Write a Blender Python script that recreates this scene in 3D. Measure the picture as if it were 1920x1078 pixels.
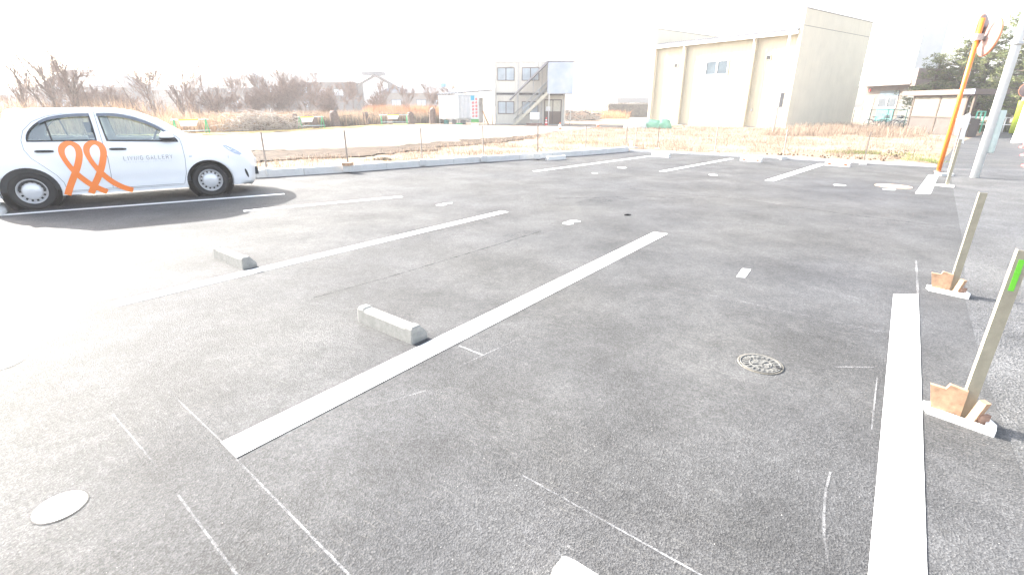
import bpy, bmesh, math, random
from math import sin, cos, pi, radians, sqrt, atan2
from mathutils import Vector, Matrix
from mathutils.geometry import delaunay_2d_cdt
R = random.Random(7)
for o in list(bpy.data.objects): bpy.data.objects.remove(o)
scene = bpy.context.scene
COL = scene.collection

# ------------------------------------------------------------------ camera, sky, sun, exposure
F_PX, CAM_H, PITCH, ROLL = 933.0, 1.6, radians(20.1), radians(0.27)
cam = bpy.data.objects.new('camera', bpy.data.cameras.new('camera')); COL.objects.link(cam)
cam.data.sensor_width = 36; cam.data.lens = 36 * F_PX / 1920
cam.data.clip_start = .05; cam.data.clip_end = 3000
cam.location = (0, 0, CAM_H)
cam.matrix_world = Matrix.Translation((0, 0, CAM_H)) @ Matrix.Rotation(pi/2 - PITCH, 4, 'X') @ Matrix.Rotation(ROLL, 4, 'Z')
scene.camera = cam

SUN_AZ, SUN_EL = radians(-55), radians(28)
sv = Vector((sin(SUN_AZ)*cos(SUN_EL), cos(SUN_AZ)*cos(SUN_EL), sin(SUN_EL)))
w = bpy.data.worlds.new("World"); scene.world = w; w.use_nodes = True
sky = w.node_tree.nodes.new('ShaderNodeTexSky'); sky.sky_type = 'NISHITA'
sky.sun_disc = False; sky.sun_elevation = SUN_EL; sky.sun_rotation = SUN_AZ
sky.air_density = 1.0; sky.dust_density = 4.0; sky.ozone_density = 1.0
bg = w.node_tree.nodes['Background']; bg.inputs[1].default_value = 0.15
hs = w.node_tree.nodes.new('ShaderNodeHueSaturation'); hs.inputs['Saturation'].default_value = .55; hs.inputs['Value'].default_value = 1.0   # thin milky cloud
w.node_tree.links.new(sky.outputs[0], hs.inputs['Color']); w.node_tree.links.new(hs.outputs[0], bg.inputs[0])
sun = bpy.data.objects.new('sun', bpy.data.lights.new('sun', 'SUN')); COL.objects.link(sun)
sun.data.energy = 4.2; sun.data.angle = radians(.6); sun.data.color = (1, .95, .88)
sun.rotation_euler = sv.to_track_quat('Z', 'Y').to_euler()
scene.view_settings.view_transform = 'Standard'; scene.view_settings.look = 'None'
scene.view_settings.exposure = 2.36; scene.view_settings.gamma = 1; scene.view_settings.use_curve_mapping = False
scene.cycles.max_bounces = 8; scene.cycles.transparent_max_bounces = 24; scene.cycles.volume_bounces = 1

# ------------------------------------------------------------------ survey helpers: where a sight line meets a plane
def ray(px, py):
    u, v = (px-960)/F_PX, -(py-539)/F_PX
    c, s = cos(ROLL), sin(ROLL)
    u, v = c*u + s*v, -s*u + c*v
    return Vector((u, cos(PITCH)+v*sin(PITCH), -sin(PITCH)+v*cos(PITCH)))
def G(px, py, z=0.0):
    d = ray(px, py); t = (z-CAM_H)/d.z
    return Vector((d.x*t, d.y*t, z))
def PD(px, py, Y):
    d = ray(px, py); t = Y/d.y
    return Vector((d.x*t, Y, CAM_H+d.z*t))

# ------------------------------------------------------------------ materials
MATS = {}
class NT:
    def __init__(s, name):
        s.m = bpy.data.materials.new(name); s.m.use_nodes = True; s.t = s.m.node_tree
        s.b = s.t.nodes['Principled BSDF']; s.out = s.t.nodes['Material Output']
        s.tc = s.t.nodes.new('ShaderNodeTexCoord')
    def n(s, typ, **kw):
        nd = s.t.nodes.new(typ)
        for k, v in kw.items():
            if isinstance(k, str) and hasattr(nd, k): setattr(nd, k, v)
        return nd
    def link(s, a, b): s.t.links.new(a, b)
    def map(s, scale=(1, 1, 1), rot=0.0, src=None):
        m0 = s.n('ShaderNodeMapping'); m0.inputs['Rotation'].default_value = (0, 0, rot); s.link(src or s.tc.outputs['Object'], m0.inputs[0])
        mp = s.n('ShaderNodeMapping'); mp.inputs['Scale'].default_value = scale; s.link(m0.outputs[0], mp.inputs[0]); return mp.outputs[0]
    def noise(s, scale, detail=4, rough=.55, vec=None, out='Fac', dist=0):
        nd = s.n('ShaderNodeTexNoise'); nd.inputs['Scale'].default_value = scale; nd.inputs['Detail'].default_value = detail
        nd.inputs['Roughness'].default_value = rough; nd.inputs['Distortion'].default_value = dist
        s.link(vec or s.tc.outputs['Object'], nd.inputs['Vector']); return nd.outputs[out]
    def ramp(s, fac, stops, interp='LINEAR'):
        r = s.n('ShaderNodeValToRGB'); r.color_ramp.interpolation = interp
        e = r.color_ramp.elements
        while len(e) < len(stops): e.new(.5)
        for k, (p, c) in enumerate(stops):
            e[k].position = p; e[k].color = (*c, 1) if not isinstance(c, (int, float)) else (c, c, c, 1)
        s.link(fac, r.inputs[0]); return r.outputs[0]
    def mix(s, a, b, fac, mode='MIX'):
        m = s.n('ShaderNodeMix'); m.data_type = 'RGBA'; m.blend_type = mode
        for i, x in ((0, fac), (6, a), (7, b)):
            if isinstance(x, (int, float)): m.inputs[i].default_value = x if i == 0 else (x, x, x, 1)
            elif isinstance(x, tuple): m.inputs[i].default_value = (*x, 1)
            else: s.link(x, m.inputs[i])
        return m.outputs[2]
    def math(s, op, a, b=0.0):
        m = s.n('ShaderNodeMath'); m.operation = op
        for i, x in ((0, a), (1, b)):
            if isinstance(x, (int, float)): m.inputs[i].default_value = x
            else: s.link(x, m.inputs[i])
        return m.outputs[0]
    def base(s, c):
        if isinstance(c, tuple): s.b.inputs['Base Color'].default_value = (*c, 1)
        else: s.link(c, s.b.inputs['Base Color'])
    def set(s, **kw):
        for k, v in kw.items():
            i = s.b.inputs[k.replace('_', ' ')]
            if isinstance(v, (int, float)): i.default_value = v
            elif isinstance(v, tuple): i.default_value = (*v, 1)
            else: s.link(v, i)
    def bump(s, h, strength=.5, dist=.01):
        b = s.n('ShaderNodeBump'); b.inputs['Strength'].default_value = strength; b.inputs['Distance'].default_value = dist
        s.link(h, b.inputs['Height']); s.link(b.outputs[0], s.b.inputs['Normal'])

def simple(name, col, rough=.6, metal=0.0, var=.12, scale=6, bump=0.0, **kw):
    """a colour with gentle mottling"""
    if name in MATS: return MATS[name]
    t = NT(name)
    nz = t.noise(scale, 5, .6)
    lo = tuple(c*(1-var) for c in col); hi = tuple(min(1, c*(1+var)) for c in col)
    t.base(t.ramp(nz, [(.3, lo), (.7, hi)])); t.set(Roughness=rough, Metallic=metal, **kw)
    if bump: t.bump(t.noise(scale*8, 4), bump, .01)
    MATS[name] = t.m; return t.m

LOT_DIR = radians(-36.9 + 90)
def asphalt(name, lo, mid, hi, grain=230, rough=.62, spec=.24, bump=.55, streak=.5, coarse=0.0, spots=1.0):
    t = NT(name)
    n_f = t.noise(grain, 3, .7)                       # aggregate
    vor = t.n('ShaderNodeTexVoronoi'); vor.inputs['Scale'].default_value = grain*.55
    t.link(t.tc.outputs['Object'], vor.inputs['Vector'])
    n_m = t.noise(1.1, 6, .6)                         # wear patches
    n_b = t.noise(.35, 3, .5)
    col = t.ramp(n_f, [(.25, lo), (.5, mid), (.78, hi)])
    col = t.mix(col, t.ramp(vor.outputs['Color'], [(.1, .4), (.55, 1.0), (.9, 1.7)]), .5, 'MULTIPLY')
    v2 = t.n('ShaderNodeTexVoronoi'); v2.inputs['Scale'].default_value = grain*.22; t.link(t.tc.outputs['Object'], v2.inputs['Vector'])
    col = t.mix(col, t.ramp(v2.outputs['Color'], [(.1, .7), (.55, 1.0), (.92, 1.35)]), .3, 'MULTIPLY')
    col = t.mix(col, t.ramp(n_m, [(.28, .62), (.5, 1.0), (.72, 1.42)]), .9, 'MULTIPLY')
    col = t.mix(col, t.ramp(t.noise(7, 7, .75), [(.3, .8), (.5, 1.0), (.7, 1.25)]), .7, 'MULTIPLY')
    col = t.mix(col, t.ramp(n_b, [(.3, (.84, .87, .95)), (.7, (1.10, 1.1, 1.08))]), .8, 'MULTIPLY')
    # tyre scuffs and dust streaks along the bays
    st = t.noise(9.0, 8, .8, t.map((1, 8, 1), radians(36.9)))
    st2 = t.noise(6.0, 8, .8, t.map((1, 11, 1), radians(24)))
    m1 = t.ramp(st, [(.54, 0.0), (.72, 1.0)]); m2 = t.ramp(st2, [(.56, 0.0), (.72, 1.0)])
    mm = t.math('MULTIPLY', t.math('MAXIMUM', m1, m2), t.ramp(t.noise(.8, 4), [(.38, 0.05), (.58, 1.0)]))
    col = t.mix(col, (.22, .215, .20), t.math('MULTIPLY', mm, streak))
    # rare pale chips and dark pits
    ch = t.ramp(t.noise(95, 2, .5), [(.735, 0.0), (.76, 1.0)])
    col = t.mix(col, (.42, .41, .38), t.math('MULTIPLY', ch, .7*spots))
    pit = t.ramp(t.noise(110, 3, .7), [(.27, 1.0), (.33, 0.0)])
    col = t.mix(col, (.012, .012, .013), t.math('MULTIPLY', pit, .75))
    if coarse:
        cm = t.ramp(t.noise(.45, 3), [(.47, 0.0), (.6, 1.0)])
        dk = t.ramp(t.noise(60, 6, .8), [(.34, 1.0), (.43, 0.0)])
        col = t.mix(col, (.014, .014, .015), t.math('MULTIPLY', t.math('MULTIPLY', cm, dk), coarse))
    t.base(col); t.set(Roughness=rough, Specular_IOR_Level=spec)
    hgt = t.math('ADD', t.math('MULTIPLY', n_f, .6), t.math('ADD', vor.outputs['Distance'], t.math('MULTIPLY', t.noise(75, 4, .75), .7)))
    t.bump(hgt, bump, .006)
    MATS[name] = t.m; return t.m
M_ASPH = asphalt('fresh_asphalt', .042, .066, .10, grain=230, rough=.8, spec=.2, bump=.45, streak=.6, coarse=.55)
M_ROAD = asphalt('worn_asphalt', .045, .088, .17, grain=150, rough=.75, bump=.9, streak=.7, spots=1.4)
M_STREET = asphalt('street_asphalt', .04, .06, .09, grain=160, rough=.7, bump=.3, streak=.3)

def ground_mat(name, cols, scale=1.2, grain=30, streak=None):
    t = NT(name)
    v = t.map(streak[0], streak[1]) if streak else None
    n1 = t.noise(scale, 8, .68, v); n2 = t.noise(grain, 4, .7)
    c = t.ramp(n1, [(.28, cols[0]), (.45, cols[1]), (.58, cols[2]), (.75, cols[3])])
    c = t.mix(c, t.ramp(n2, [(.3, .6), (.5, 1.0), (.75, 1.35)]), .8, 'MULTIPLY')
    t.base(c); t.set(Roughness=.95, Specular_IOR_Level=.15)
    t.bump(t.math('ADD', n2, n1), .8, .03)
    MATS[name] = t.m; return t.m
M_FIELD = ground_mat('dry_field', [(.13, .09, .065), (.22, .165, .12), (.28, .22, .165), (.33, .275, .21)], .8, 18)
M_TRACK = ground_mat('pale_gravel', [(.16, .135, .11), (.225, .195, .165), (.26, .225, .19), (.30, .26, .22)], .5, 40, ((1, 3, 1), radians(-30)))
M_SOIL = ground_mat('dark_soil', [(.02, .014, .010), (.05, .036, .026), (.11, .08, .056), (.21, .155, .11)], 2.2, 22, ((1, 3, 1), radians(-30)))
M_MOSS = ground_mat('grass_edge', [(.22, .16, .07), (.34, .26, .10), (.40, .31, .13), (.42, .36, .18)], .8, 25)

def blade_mat(name, cols, tr=.25):
    t = NT(name)
    g = t.n('ShaderNodeNewGeometry')
    c = t.ramp(g.outputs['Random Per Island'], [(i/(len(cols)-1), c) for i, c in enumerate(cols)])
    c = t.mix(c, t.ramp(t.noise(.35, 4), [(.3, .72), (.7, 1.25)]), .8, 'MULTIPLY')
    t.base(c); t.set(Roughness=.85, Specular_IOR_Level=.2)
    tl = t.n('ShaderNodeBsdfTranslucent'); t.link(c, tl.inputs[0])
    mx = t.n('ShaderNodeMixShader'); mx.inputs[0].default_value = tr
    t.link(t.b.outputs[0], mx.inputs[1]); t.link(tl.outputs[0], mx.inputs[2]); t.link(mx.outputs[0], t.out.inputs[0])
    MATS[name] = t.m; return t.m
M_REED = blade_mat('dry_reed', [(.28, .19, .13), (.38, .27, .18), (.45, .35, .24), (.32, .21, .14), (.22, .15, .11)], .3)
M_REED2 = blade_mat('rust_reed', [(.36, .16, .08), (.44, .22, .11), (.50, .29, .15), (.34, .18, .11)], .3)
M_WEED = blade_mat('short_weeds', [(.25, .19, .14), (.34, .275, .21), (.19, .135, .105), (.38, .32, .25), (.27, .185, .14)], .3)
M_GREEN = blade_mat('green_tuft', [(.12, .17, .05), (.18, .22, .07), (.24, .23, .10)], .3)
M_BRUSH = blade_mat('grey_brush', [(.10, .085, .07), (.17, .145, .11), (.11, .11, .07), (.24, .20, .165)], .15)
M_PINE = blade_mat('pine_needles', [(.10, .15, .055), (.17, .20, .07), (.24, .25, .10), (.08, .11, .055), (.32, .28, .13)], .35)
M_BARK = simple('bark', (.17, .13, .105), .95, var=.4, scale=9)
M_TWIG = simple('twig', (.22, .16, .13), .95, var=.35, scale=3)
M_CUT = simple('pale_branch', (.40, .35, .30), .9, var=.4, scale=4)

# paint with wear
def paint_mat(name, col=.8, wear=.35, sc=30):
    t = NT(name)
    wn = t.ramp(t.noise(sc, 6, .75), [(.22, 1.0), (.36, 0.0)])
    w2 = t.ramp(t.noise(2, 4), [(.4, .3), (.65, 1.0)])
    c = t.mix((col, col, col*.985), (.16, .16, .16), t.math('MULTIPLY', t.math('MULTIPLY', wn, w2), wear))
    t.base(t.mix(c, t.ramp(t.noise(5, 5), [(.3, .88), (.7, 1.0)]), 1.0, 'MULTIPLY')); t.set(Roughness=.65)
    t.bump(t.noise(180, 3, .7), .35, .004)
    MATS[name] = t.m; return t.m
M_PAINT = paint_mat('road_paint')
def chalk_mat():
    t = NT('chalk_dust')
    a = t.math('MULTIPLY', t.ramp(t.noise(60, 5, .8), [(.36, 0.0), (.62, 1.0)]), t.ramp(t.noise(2.2, 4, .7), [(.38, .15), (.62, 1.0)]))
    a = t.math('MULTIPLY', a, .33)
    t.base((.75, .76, .78)); t.set(Roughness=.9, Alpha=a)
    return t.m
M_CHALK = chalk_mat()

def concrete(name, col, var=.18, sc=5, stain=.5):
    t = NT(name)
    c = t.ramp(t.noise(sc, 8, .7), [(.3, tuple(x*(1-var) for x in col)), (.7, tuple(min(1, x*(1+var)) for x in col))])
    st = t.ramp(t.noise(sc*1.7, 6, .75, t.map((1, 1, .35))), [(.6, 0.0), (.74, 1.0)])
    c = t.mix(c, tuple(x*.32 for x in col), t.math('MULTIPLY', st, stain))
    c = t.mix(c, t.ramp(t.noise(260, 2), [(.3, .8), (.7, 1.12)]), .7, 'MULTIPLY')
    t.base(c); t.set(Roughness=.88); t.bump(t.noise(120, 4, .7), .4, .004)
    MATS[name] = t.m; return t.m
M_KERB = concrete('kerb_concrete', (.52, .52, .51), .1, 4, .25)
M_STOP = concrete('stop_concrete', (.24, .24, .225), .2, 22, .9)
M_STOPW = concrete('white_stop', (.62, .62, .60), .1, 15, .3)
M_POLE = concrete('pole_concrete', (.70, .73, .74), .08, 3, .15)
M_WALLC = concrete('grey_wall', (.28, .27, .25), .2, 1, .4)

def panel_wall(name, col, freq=6.0, depth=.5, axis=0, var=.05, rough=.85):
    """sheet cladding: fine vertical ribs along the object's own x axis"""
    t = NT(name)
    sep = t.n('ShaderNodeSeparateXYZ'); t.link(t.tc.outputs['Object'], sep.inputs[0])
    s_ = t.math('SINE', t.math('MULTIPLY', sep.outputs[axis], freq*2*pi))
    c = t.ramp(t.noise(.9, 6, .6), [(.3, tuple(x*(1-var) for x in col)), (.7, tuple(min(1, x*(1+var)) for x in col))])
    rain = t.ramp(t.noise(2.5, 6, .7, t.map((3, 3, .15))), [(.5, 1.0), (.8, .86)])
    c = t.mix(c, rain, .8, 'MULTIPLY')
    t.base(c); t.set(Roughness=rough)
    t.bump(s_, depth, .01)
    MATS[name] = t.m; return t.m
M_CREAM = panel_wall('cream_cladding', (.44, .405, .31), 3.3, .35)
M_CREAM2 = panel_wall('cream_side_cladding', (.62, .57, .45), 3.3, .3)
M_CABIN = panel_wall('cabin_cladding', (.58, .56, .50), 5, .5)
M_WHITEW = simple('white_render', (.66, .66, .645), .8, var=.04, scale=2)
M_TAUPE = simple('taupe_render', (.105, .086, .074), .85, var=.1, scale=2)
M_WHITE = simple('white_enamel', (.78, .78, .77), .45, var=.03)
M_DARKM = simple('dark_metal', (.06, .06, .065), .5, var=.2)
M_BRONZE = simple('bronze_frame', (.09, .07, .06), .45, var=.1)
M_BROWN = simple('brown_panel', (.15, .11, .085), .6, var=.12)
M_STEEL = simple('galvanised_steel', (.42, .43, .43), .45, .6, var=.12, scale=14)
M_STAKE = simple('olive_steel', (.27, .25, .19), .7, .0, var=.12, scale=20, bump=.15)
M_POSTS = simple('thin_stake', (.26, .22, .19), .8, var=.2, scale=10)
M_RUST = simple('brown_planks', (.24, .15, .12), .85, var=.3, scale=8)
M_ORANGE = simple('orange_paint', (.78, .20, .02), .4, var=.05)
M_RED = simple('red_plastic', (.75, .07, .06), .5, var=.08)
M_CONEO = simple('orange_plastic', (.72, .13, .04), .5, var=.08)
M_GREENP = simple('green_pipe', (.04, .38, .14), .45, var=.1)
M_TEAL = simple('teal_fence', (.02, .14, .12), .5, var=.12)
M_BLUEP = simple('pale_blue_pipe', (.42, .52, .58), .4, .2, var=.06)
M_YELLOW = simple('yellow_plastic', (.80, .62, .06), .5, var=.06)
M_YG = simple('yellow_green_wrap', (.58, .72, .04), .5, var=.12, scale=3)
M_LIME = simple('lime_tape', (.13, .50, .03), .5, var=.08)
M_TIMBER = simple('cut_timber', (.40, .25, .155), .8, var=.3, scale=26)
M_LOG = simple('weathered_log', (.13, .09, .075), .95, var=.35, scale=8, bump=.4)
M_TARPG = simple('green_tarp', (.20, .42, .27), .6, var=.2, scale=2, bump=.3)
M_TARPW = simple('white_tarp', (.66, .69, .62), .6, var=.12, scale=2, bump=.3)
M_SHEET = simple('white_sheeting', (.78, .78, .78), .6, var=.05, scale=2)
M_GSHEET = simple('grey_sheeting', (.46, .47, .48), .6, var=.08, scale=3)
M_SLATE = simple('slate_roof', (.05, .05, .055), .7, var=.2, scale=4)
M_HOUSEG = simple('grey_house_wall', (.11, .105, .105), .85, var=.1, scale=2)
M_HOUSET = simple('tan_house_wall', (.22, .20, .18), .85, var=.1, scale=2)
M_TIN = simple('tin_roof', (.12, .125, .14), .8, .0, var=.15, scale=3)
M_BLACK = simple('black_rubber', (.010, .010, .011), .75, var=.2, scale=30)
M_TRIM = simple('black_trim', (.016, .017, .019), .5, var=.1)
M_INT = simple('car_interior', (.05, .052, .056), .85, var=.15)
M_SEAT = simple('seat_fabric', (.12, .125, .13), .9, var=.15, scale=40)
M_RIM = simple('wheel_paint', (.50, .50, .51), .35, .5, var=.04)
M_HUB = simple('hub_cap', (.62, .63, .65), .3, .3, var=.03)
M_OVINYL = simple('orange_vinyl', (.88, .22, .035), .4, var=.03)
M_TEXT = simple('grey_lettering', (.09, .09, .10), .5, var=.02)
M_TEAR = simple('old_shelter_panel', (.15, .14, .115), .85, var=.25, scale=1.5)
M_SHWOOD = simple('shelter_timber', (.075, .056, .043), .85, var=.25, scale=5)
M_SLOW = simple('shelter_skirt', (.075, .063, .056), .85, var=.15, scale=3)
M_BIKE = simple('bike_frame', (.03, .10, .12), .5, var=.2)
M_BIKEG = simple('bike_silver', (.45, .46, .47), .4, .6, var=.1)
M_BIKEW = simple('bike_cover_cloth', (.62, .60, .56), .8, var=.15)
M_STONE = simple('stacked_stone', (.26, .25, .24), .9, var=.4, scale=5)
M_SIGNC = simple('sign_cyan', (.03, .30, .45), .5, var=.05)
M_SIGNG = simple('sign_green', (.05, .25, .05), .5, var=.05)
M_SIGNP = simple('sign_pale', (.46, .52, .52), .5, var=.04)
M_FLAGB = simple('flag_blue', (.20, .45, .75), .7, var=.05)
M_CARDB = simple('white_board', (.75, .74, .71), .8, var=.08, scale=8)
M_BRICK = simple('salmon_block', (.24, .14, .11), .85, var=.15, scale=4)
M_MHR = simple('manhole_ring', (.13, .12, .10), .8, var=.3, scale=40)
M_IRON = simple('cast_iron', (.105, .105, .10), .8, .0, var=.3, scale=60, bump=.3)
M_TANC = simple('tan_cover', (.45, .32, .23), .75, var=.2, scale=12)

def glass_mat(name, tint=(.72, .84, .80), rough=.03, boost=1.0, fac_add=0.0):
    t = NT(name)
    tr = t.n('ShaderNodeBsdfTransparent'); tr.inputs[0].default_value = (*tint, 1)
    gl = t.n('ShaderNodeBsdfGlossy'); gl.inputs['Roughness'].default_value = rough; gl.inputs[0].default_value = (.95, 1, .98, 1)
    fr = t.n('ShaderNodeFresnel'); fr.inputs[0].default_value = 1.55
    mx = t.n('ShaderNodeMixShader'); t.link(t.math('ADD', t.math('MULTIPLY', fr.outputs[0], boost), fac_add), mx.inputs[0])
    t.link(tr.outputs[0], mx.inputs[1]); t.link(gl.outputs[0], mx.inputs[2]); t.link(mx.outputs[0], t.out.inputs[0])
    MATS[name] = t.m; return t.m
M_CGLASS = glass_mat('car_glass', boost=1.8, fac_add=.15)
def window_mat(name, col, rough=.08, spec=.8):
    t = NT(name); t.base(t.ramp(t.noise(1.2, 3), [(.3, tuple(x*.8 for x in col)), (.7, tuple(min(1, x*1.2) for x in col))]))
    t.set(Roughness=rough, Specular_IOR_Level=spec); MATS[name] = t.m; return t.m
M_WIN = window_mat('window_glass', (.075, .10, .12), .6, .12)
M_WINC = window_mat('curtained_glass', (.36, .42, .47))
M_WIND = window_mat('dark_glass', (.07, .08, .09))
M_LAMP = window_mat('lamp_glass', (.40, .45, .55), .05)
def poly_mat():
    t = NT('blue_polycarbonate')
    sep = t.n('ShaderNodeSeparateXYZ'); t.link(t.tc.outputs['Object'], sep.inputs[0])
    s_ = t.math('SINE', t.math('MULTIPLY', sep.outputs[0], 2*pi*12))
    t.base(t.ramp(t.noise(1.2, 3), [(.3, (.42, .50, .68)), (.7, (.58, .63, .76))])); t.set(Roughness=.3, Alpha=.8); t.bump(s_, .5, .01)
    MATS['poly'] = t.m; return t.m
M_POLY = poly_mat()
def carpaint():
    t = NT('white_car_paint')
    t.base(t.ramp(t.noise(3, 3), [(.3, (.74, .755, .775)), (.7, (.78, .79, .805))])); t.set(Roughness=.32, Coat_Weight=1.0, Coat_Roughness=.04)
    MATS['carpaint'] = t.m; return t.m
M_CAR = carpaint()

# ------------------------------------------------------------------ object helpers
class MB:
    def __init__(s): s.v = []; s.f = []; s.smooth = []
    def add(s, verts, faces, smooth=False):
        k = len(s.v); s.v += [tuple(v) for v in verts]; s.f += [tuple(i+k for i in f) for f in faces]; s.smooth += [smooth]*len(faces); return s
    def box(s, x0, x1, y0, y1, z0, z1, M=None):
        vs = [Vector((x, y, z)) for x in (x0, x1) for y in (y0, y1) for z in (z0, z1)]
        if M: vs = [M @ v for v in vs]
        return s.add(vs, [(0, 1, 3, 2), (4, 6, 7, 5), (0, 4, 5, 1), (2, 3, 7, 6), (0, 2, 6, 4), (1, 5, 7, 3)])
    def prism(s, poly, z0, z1, M=None):
        n = len(poly); vs = [Vector((x, y, z0)) for x, y in poly] + [Vector((x, y, z1)) for x, y in poly]
        if M: vs = [M @ v for v in vs]
        return s.add(vs, [tuple(range(n))[::-1], tuple(range(n, 2*n))] + [(i, (i+1) % n, n+(i+1) % n, n+i) for i in range(n)])
    def tube(s, pts, r, n=8, cap=True, smooth=True):
        pts = [Vector(p) for p in pts]; m = len(pts)
        rs = r if isinstance(r, (list, tuple)) else [r]*m
        vs = []; ref = None
        for i, p in enumerate(pts):
            d = (pts[min(i+1, m-1)] - pts[max(i-1, 0)])
            if d.length < 1e-9: d = Vector((0, 0, 1))
            d.normalize()
            if ref is None: ref = Vector((1, 0, 0)) if abs(d.x) < .8 else Vector((0, 1, 0))
            a = ref - d*ref.dot(d)
            if a.length < 1e-5: a = d.orthogonal()
            a.normalize(); b = d.cross(a); ref = a
            for k in range(n):
                t = 2*pi*k/n; vs.append(p + a*cos(t)*rs[i] + b*sin(t)*rs[i])
        fs = [(i*n+k, i*n+(k+1) % n, (i+1)*n+(k+1) % n, (i+1)*n+k) for i in range(m-1) for k in range(n)]
        s.add(vs, fs, smooth)
        if cap:
            k = len(s.v)-len(vs); s.f += [tuple(k+i for i in range(n))[::-1], tuple(k+(m-1)*n+i for i in range(n))]; s.smooth += [False, False]
        return s
    def lathe(s, prof, M=None, n=32, smooth=True):
        vs = [Vector((r*cos(2*pi*k/n), r*sin(2*pi*k/n), z)) for r, z in prof for k in range(n)]
        if M: vs = [M @ v for v in vs]
        m = len(prof)
        return s.add(vs, [(i*n+k, i*n+(k+1) % n, (i+1)*n+(k+1) % n, (i+1)*n+k) for i in range(m-1) for k in range(n)], smooth)
    def disc(s, r, z=0, M=None, n=32, r2=None):
        vs = [Vector((r*cos(2*pi*k/n), (r2 or r)*sin(2*pi*k/n), z)) for k in range(n)]
        if M: vs = [M @ v for v in vs]
        return s.add(vs, [tuple(range(n))])
    def build(s, name, mat, parent=None, loc=None, bevel=0):
        me = bpy.data.meshes.new(name); me.from_pydata(s.v, [], s.f)
        me.polygons.foreach_set('use_smooth', s.smooth); me.materials.append(mat); me.update()
        o = bpy.data.objects.new(name, me); COL.objects.link(o)
        if parent: o.parent = parent
        if loc: o.location = loc
        if bevel:
            b = o.modifiers.new('bevel', 'BEVEL'); b.width = bevel; b.segments = 2; b.limit_method = 'ANGLE'
        return o
def tag(o, label, cat, group=None):
    o['label'] = label; o['category'] = cat
    if group: o['group'] = group
    return o
def empty(name, loc, rz=0.0, label=None, cat=None, group=None):
    o = bpy.data.objects.new(name, None); COL.objects.link(o); o.location = loc; o.rotation_euler = (0, 0, rz)
    if label: tag(o, label, cat, group)
    return o
def struct(o, kind='structure'): o['kind'] = kind; return o
def kids(o, table): return table.get(o, [])
def copy_thing(root, loc, rz, label, group=None):
    tree = {}
    for ob in COL.objects:
        if ob.parent: tree.setdefault(ob.parent, []).append(ob)
    def rec(o, parent):
        c = o.copy(); COL.objects.link(c); c.parent = parent
        for ch in tree.get(o, []): rec(ch, c)
        return c
    r = rec(root, None); r.location = loc; r.rotation_euler = (0, 0, rz); r['label'] = label
    if group: r['group'] = group
    return r
def frame_from(P0, d):
    """angle of local x axis along d"""
    return atan2(d[1], d[0])
def inpoly(x, y, P):
    c = False; n = len(P)
    for i in range(n):
        x1, y1 = P[i]; x2, y2 = P[(i+1) % n]
        if (y1 > y) != (y2 > y) and x < (x2-x1)*(y-y1)/(y2-y1)+x1: c = not c
    return c

# ------------------------------------------------------------------ the ground
K_CORNER = (4.33, 19.1)
KL = [K_CORNER, (2.38, 17.45), (-.86, 15.2), (-2.49, 14.02), (-4.11, 12.72), (-5.9, 11.62), (-8.6, 10.1), (-13, 7.6), (-20, 3.6)]
KR = [K_CORNER, (8.73, 16.6), (12.0, 14.42)]
LOT = [(-20, 3.6)] + KL[::-1][1:] + KR[1:] + [(11.4, 13.2), (9.3, 10.6), (5.62, 6.02), (3.97, 4.05), (2.99, 2.76), (2.38, 1.88), (-1.2, -3), (-20, -3)]
ROAD = [(11.4, 13.2), (12.0, 14.42), (12.6, 14.2), (17.1, 13.4), (9, -3), (-1.2, -3), (2.38, 1.88), (2.99, 2.76), (3.97, 4.05), (5.62, 6.02), (9.3, 10.6)]
STREET = [(12.0, 14.42), (13.3, 15.9), (16.4, 19.3), (20.0, 23.4), (25.5, 28.9), (29.0, 32.2), (37, 41), (60, 52), (60, 30), (30, 12), (17.1, 13.4), (12.6, 14.2)]
def sheet(name, poly, z, mat, kind='structure'):
    mb = MB(); mb.add([(x, y, z) for x, y in poly], [tuple(range(len(poly)))])
    return struct(mb.build(name, mat), kind)
# ground: one big sheet with a hollow under the paved areas
ALLP = [LOT, ROAD, STREET]
def segdist(x, y, P, closed=True):
    best = 1e9; n = len(P)
    for i in range(n if closed else n-1):
        x1, y1 = P[i]; x2, y2 = P[(i+1) % n]; dx, dy = x2-x1, y2-y1; L2 = dx*dx+dy*dy or 1e-9
        t = max(0, min(1, ((x-x1)*dx+(y-y1)*dy)/L2)); best = min(best, math.hypot(x-x1-t*dx, y-y1-t*dy))
    return best
from mathutils import noise as mnoise
def gh(x, y):
    if any(inpoly(x, y, P) for P in ALLP): return -.06
    if y > 70 or abs(x) > 60: return 0.0
    d = min(segdist(x, y, P) for P in ALLP)
    if d > 25: base = .03
    else:
        dl = segdist(x, y, KL, False)
        base = .03 + .09*max(0, 1-dl/2.5)
        if d < .25: base = base*d/.25 - .06*(1-d/.25)
    nz = mnoise.noise(Vector((x*.9, y*.9, 0)))*.035 + mnoise.noise(Vector((x*3, y*3, 5)))*.02
    return base + nz*min(1, d/1.0)*(1 if d < 25 else .5)
xs = [-600, -300, -150, -90, -60] + [-58+i*2 for i in range(14)] + [-29.5+i*.45 for i in range(106)] + [18.5+i*.8 for i in range(30)] + [44, 50, 60, 80, 120, 200, 400, 800]
ys = [-300, -60, -20, -5] + [-3+i*.9 for i in range(14)] + [10+i*.3 for i in range(100)] + [40+i for i in range(20)] + [62, 66, 72, 80, 100, 150, 250, 500, 1000]
gv = [(x, y, gh(x, y)) for y in ys for x in xs]
nx = len(xs)
gf = [(j*nx+i, j*nx+i+1, (j+1)*nx+i+1, (j+1)*nx+i) for j in range(len(ys)-1) for i in range(nx-1)]
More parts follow.
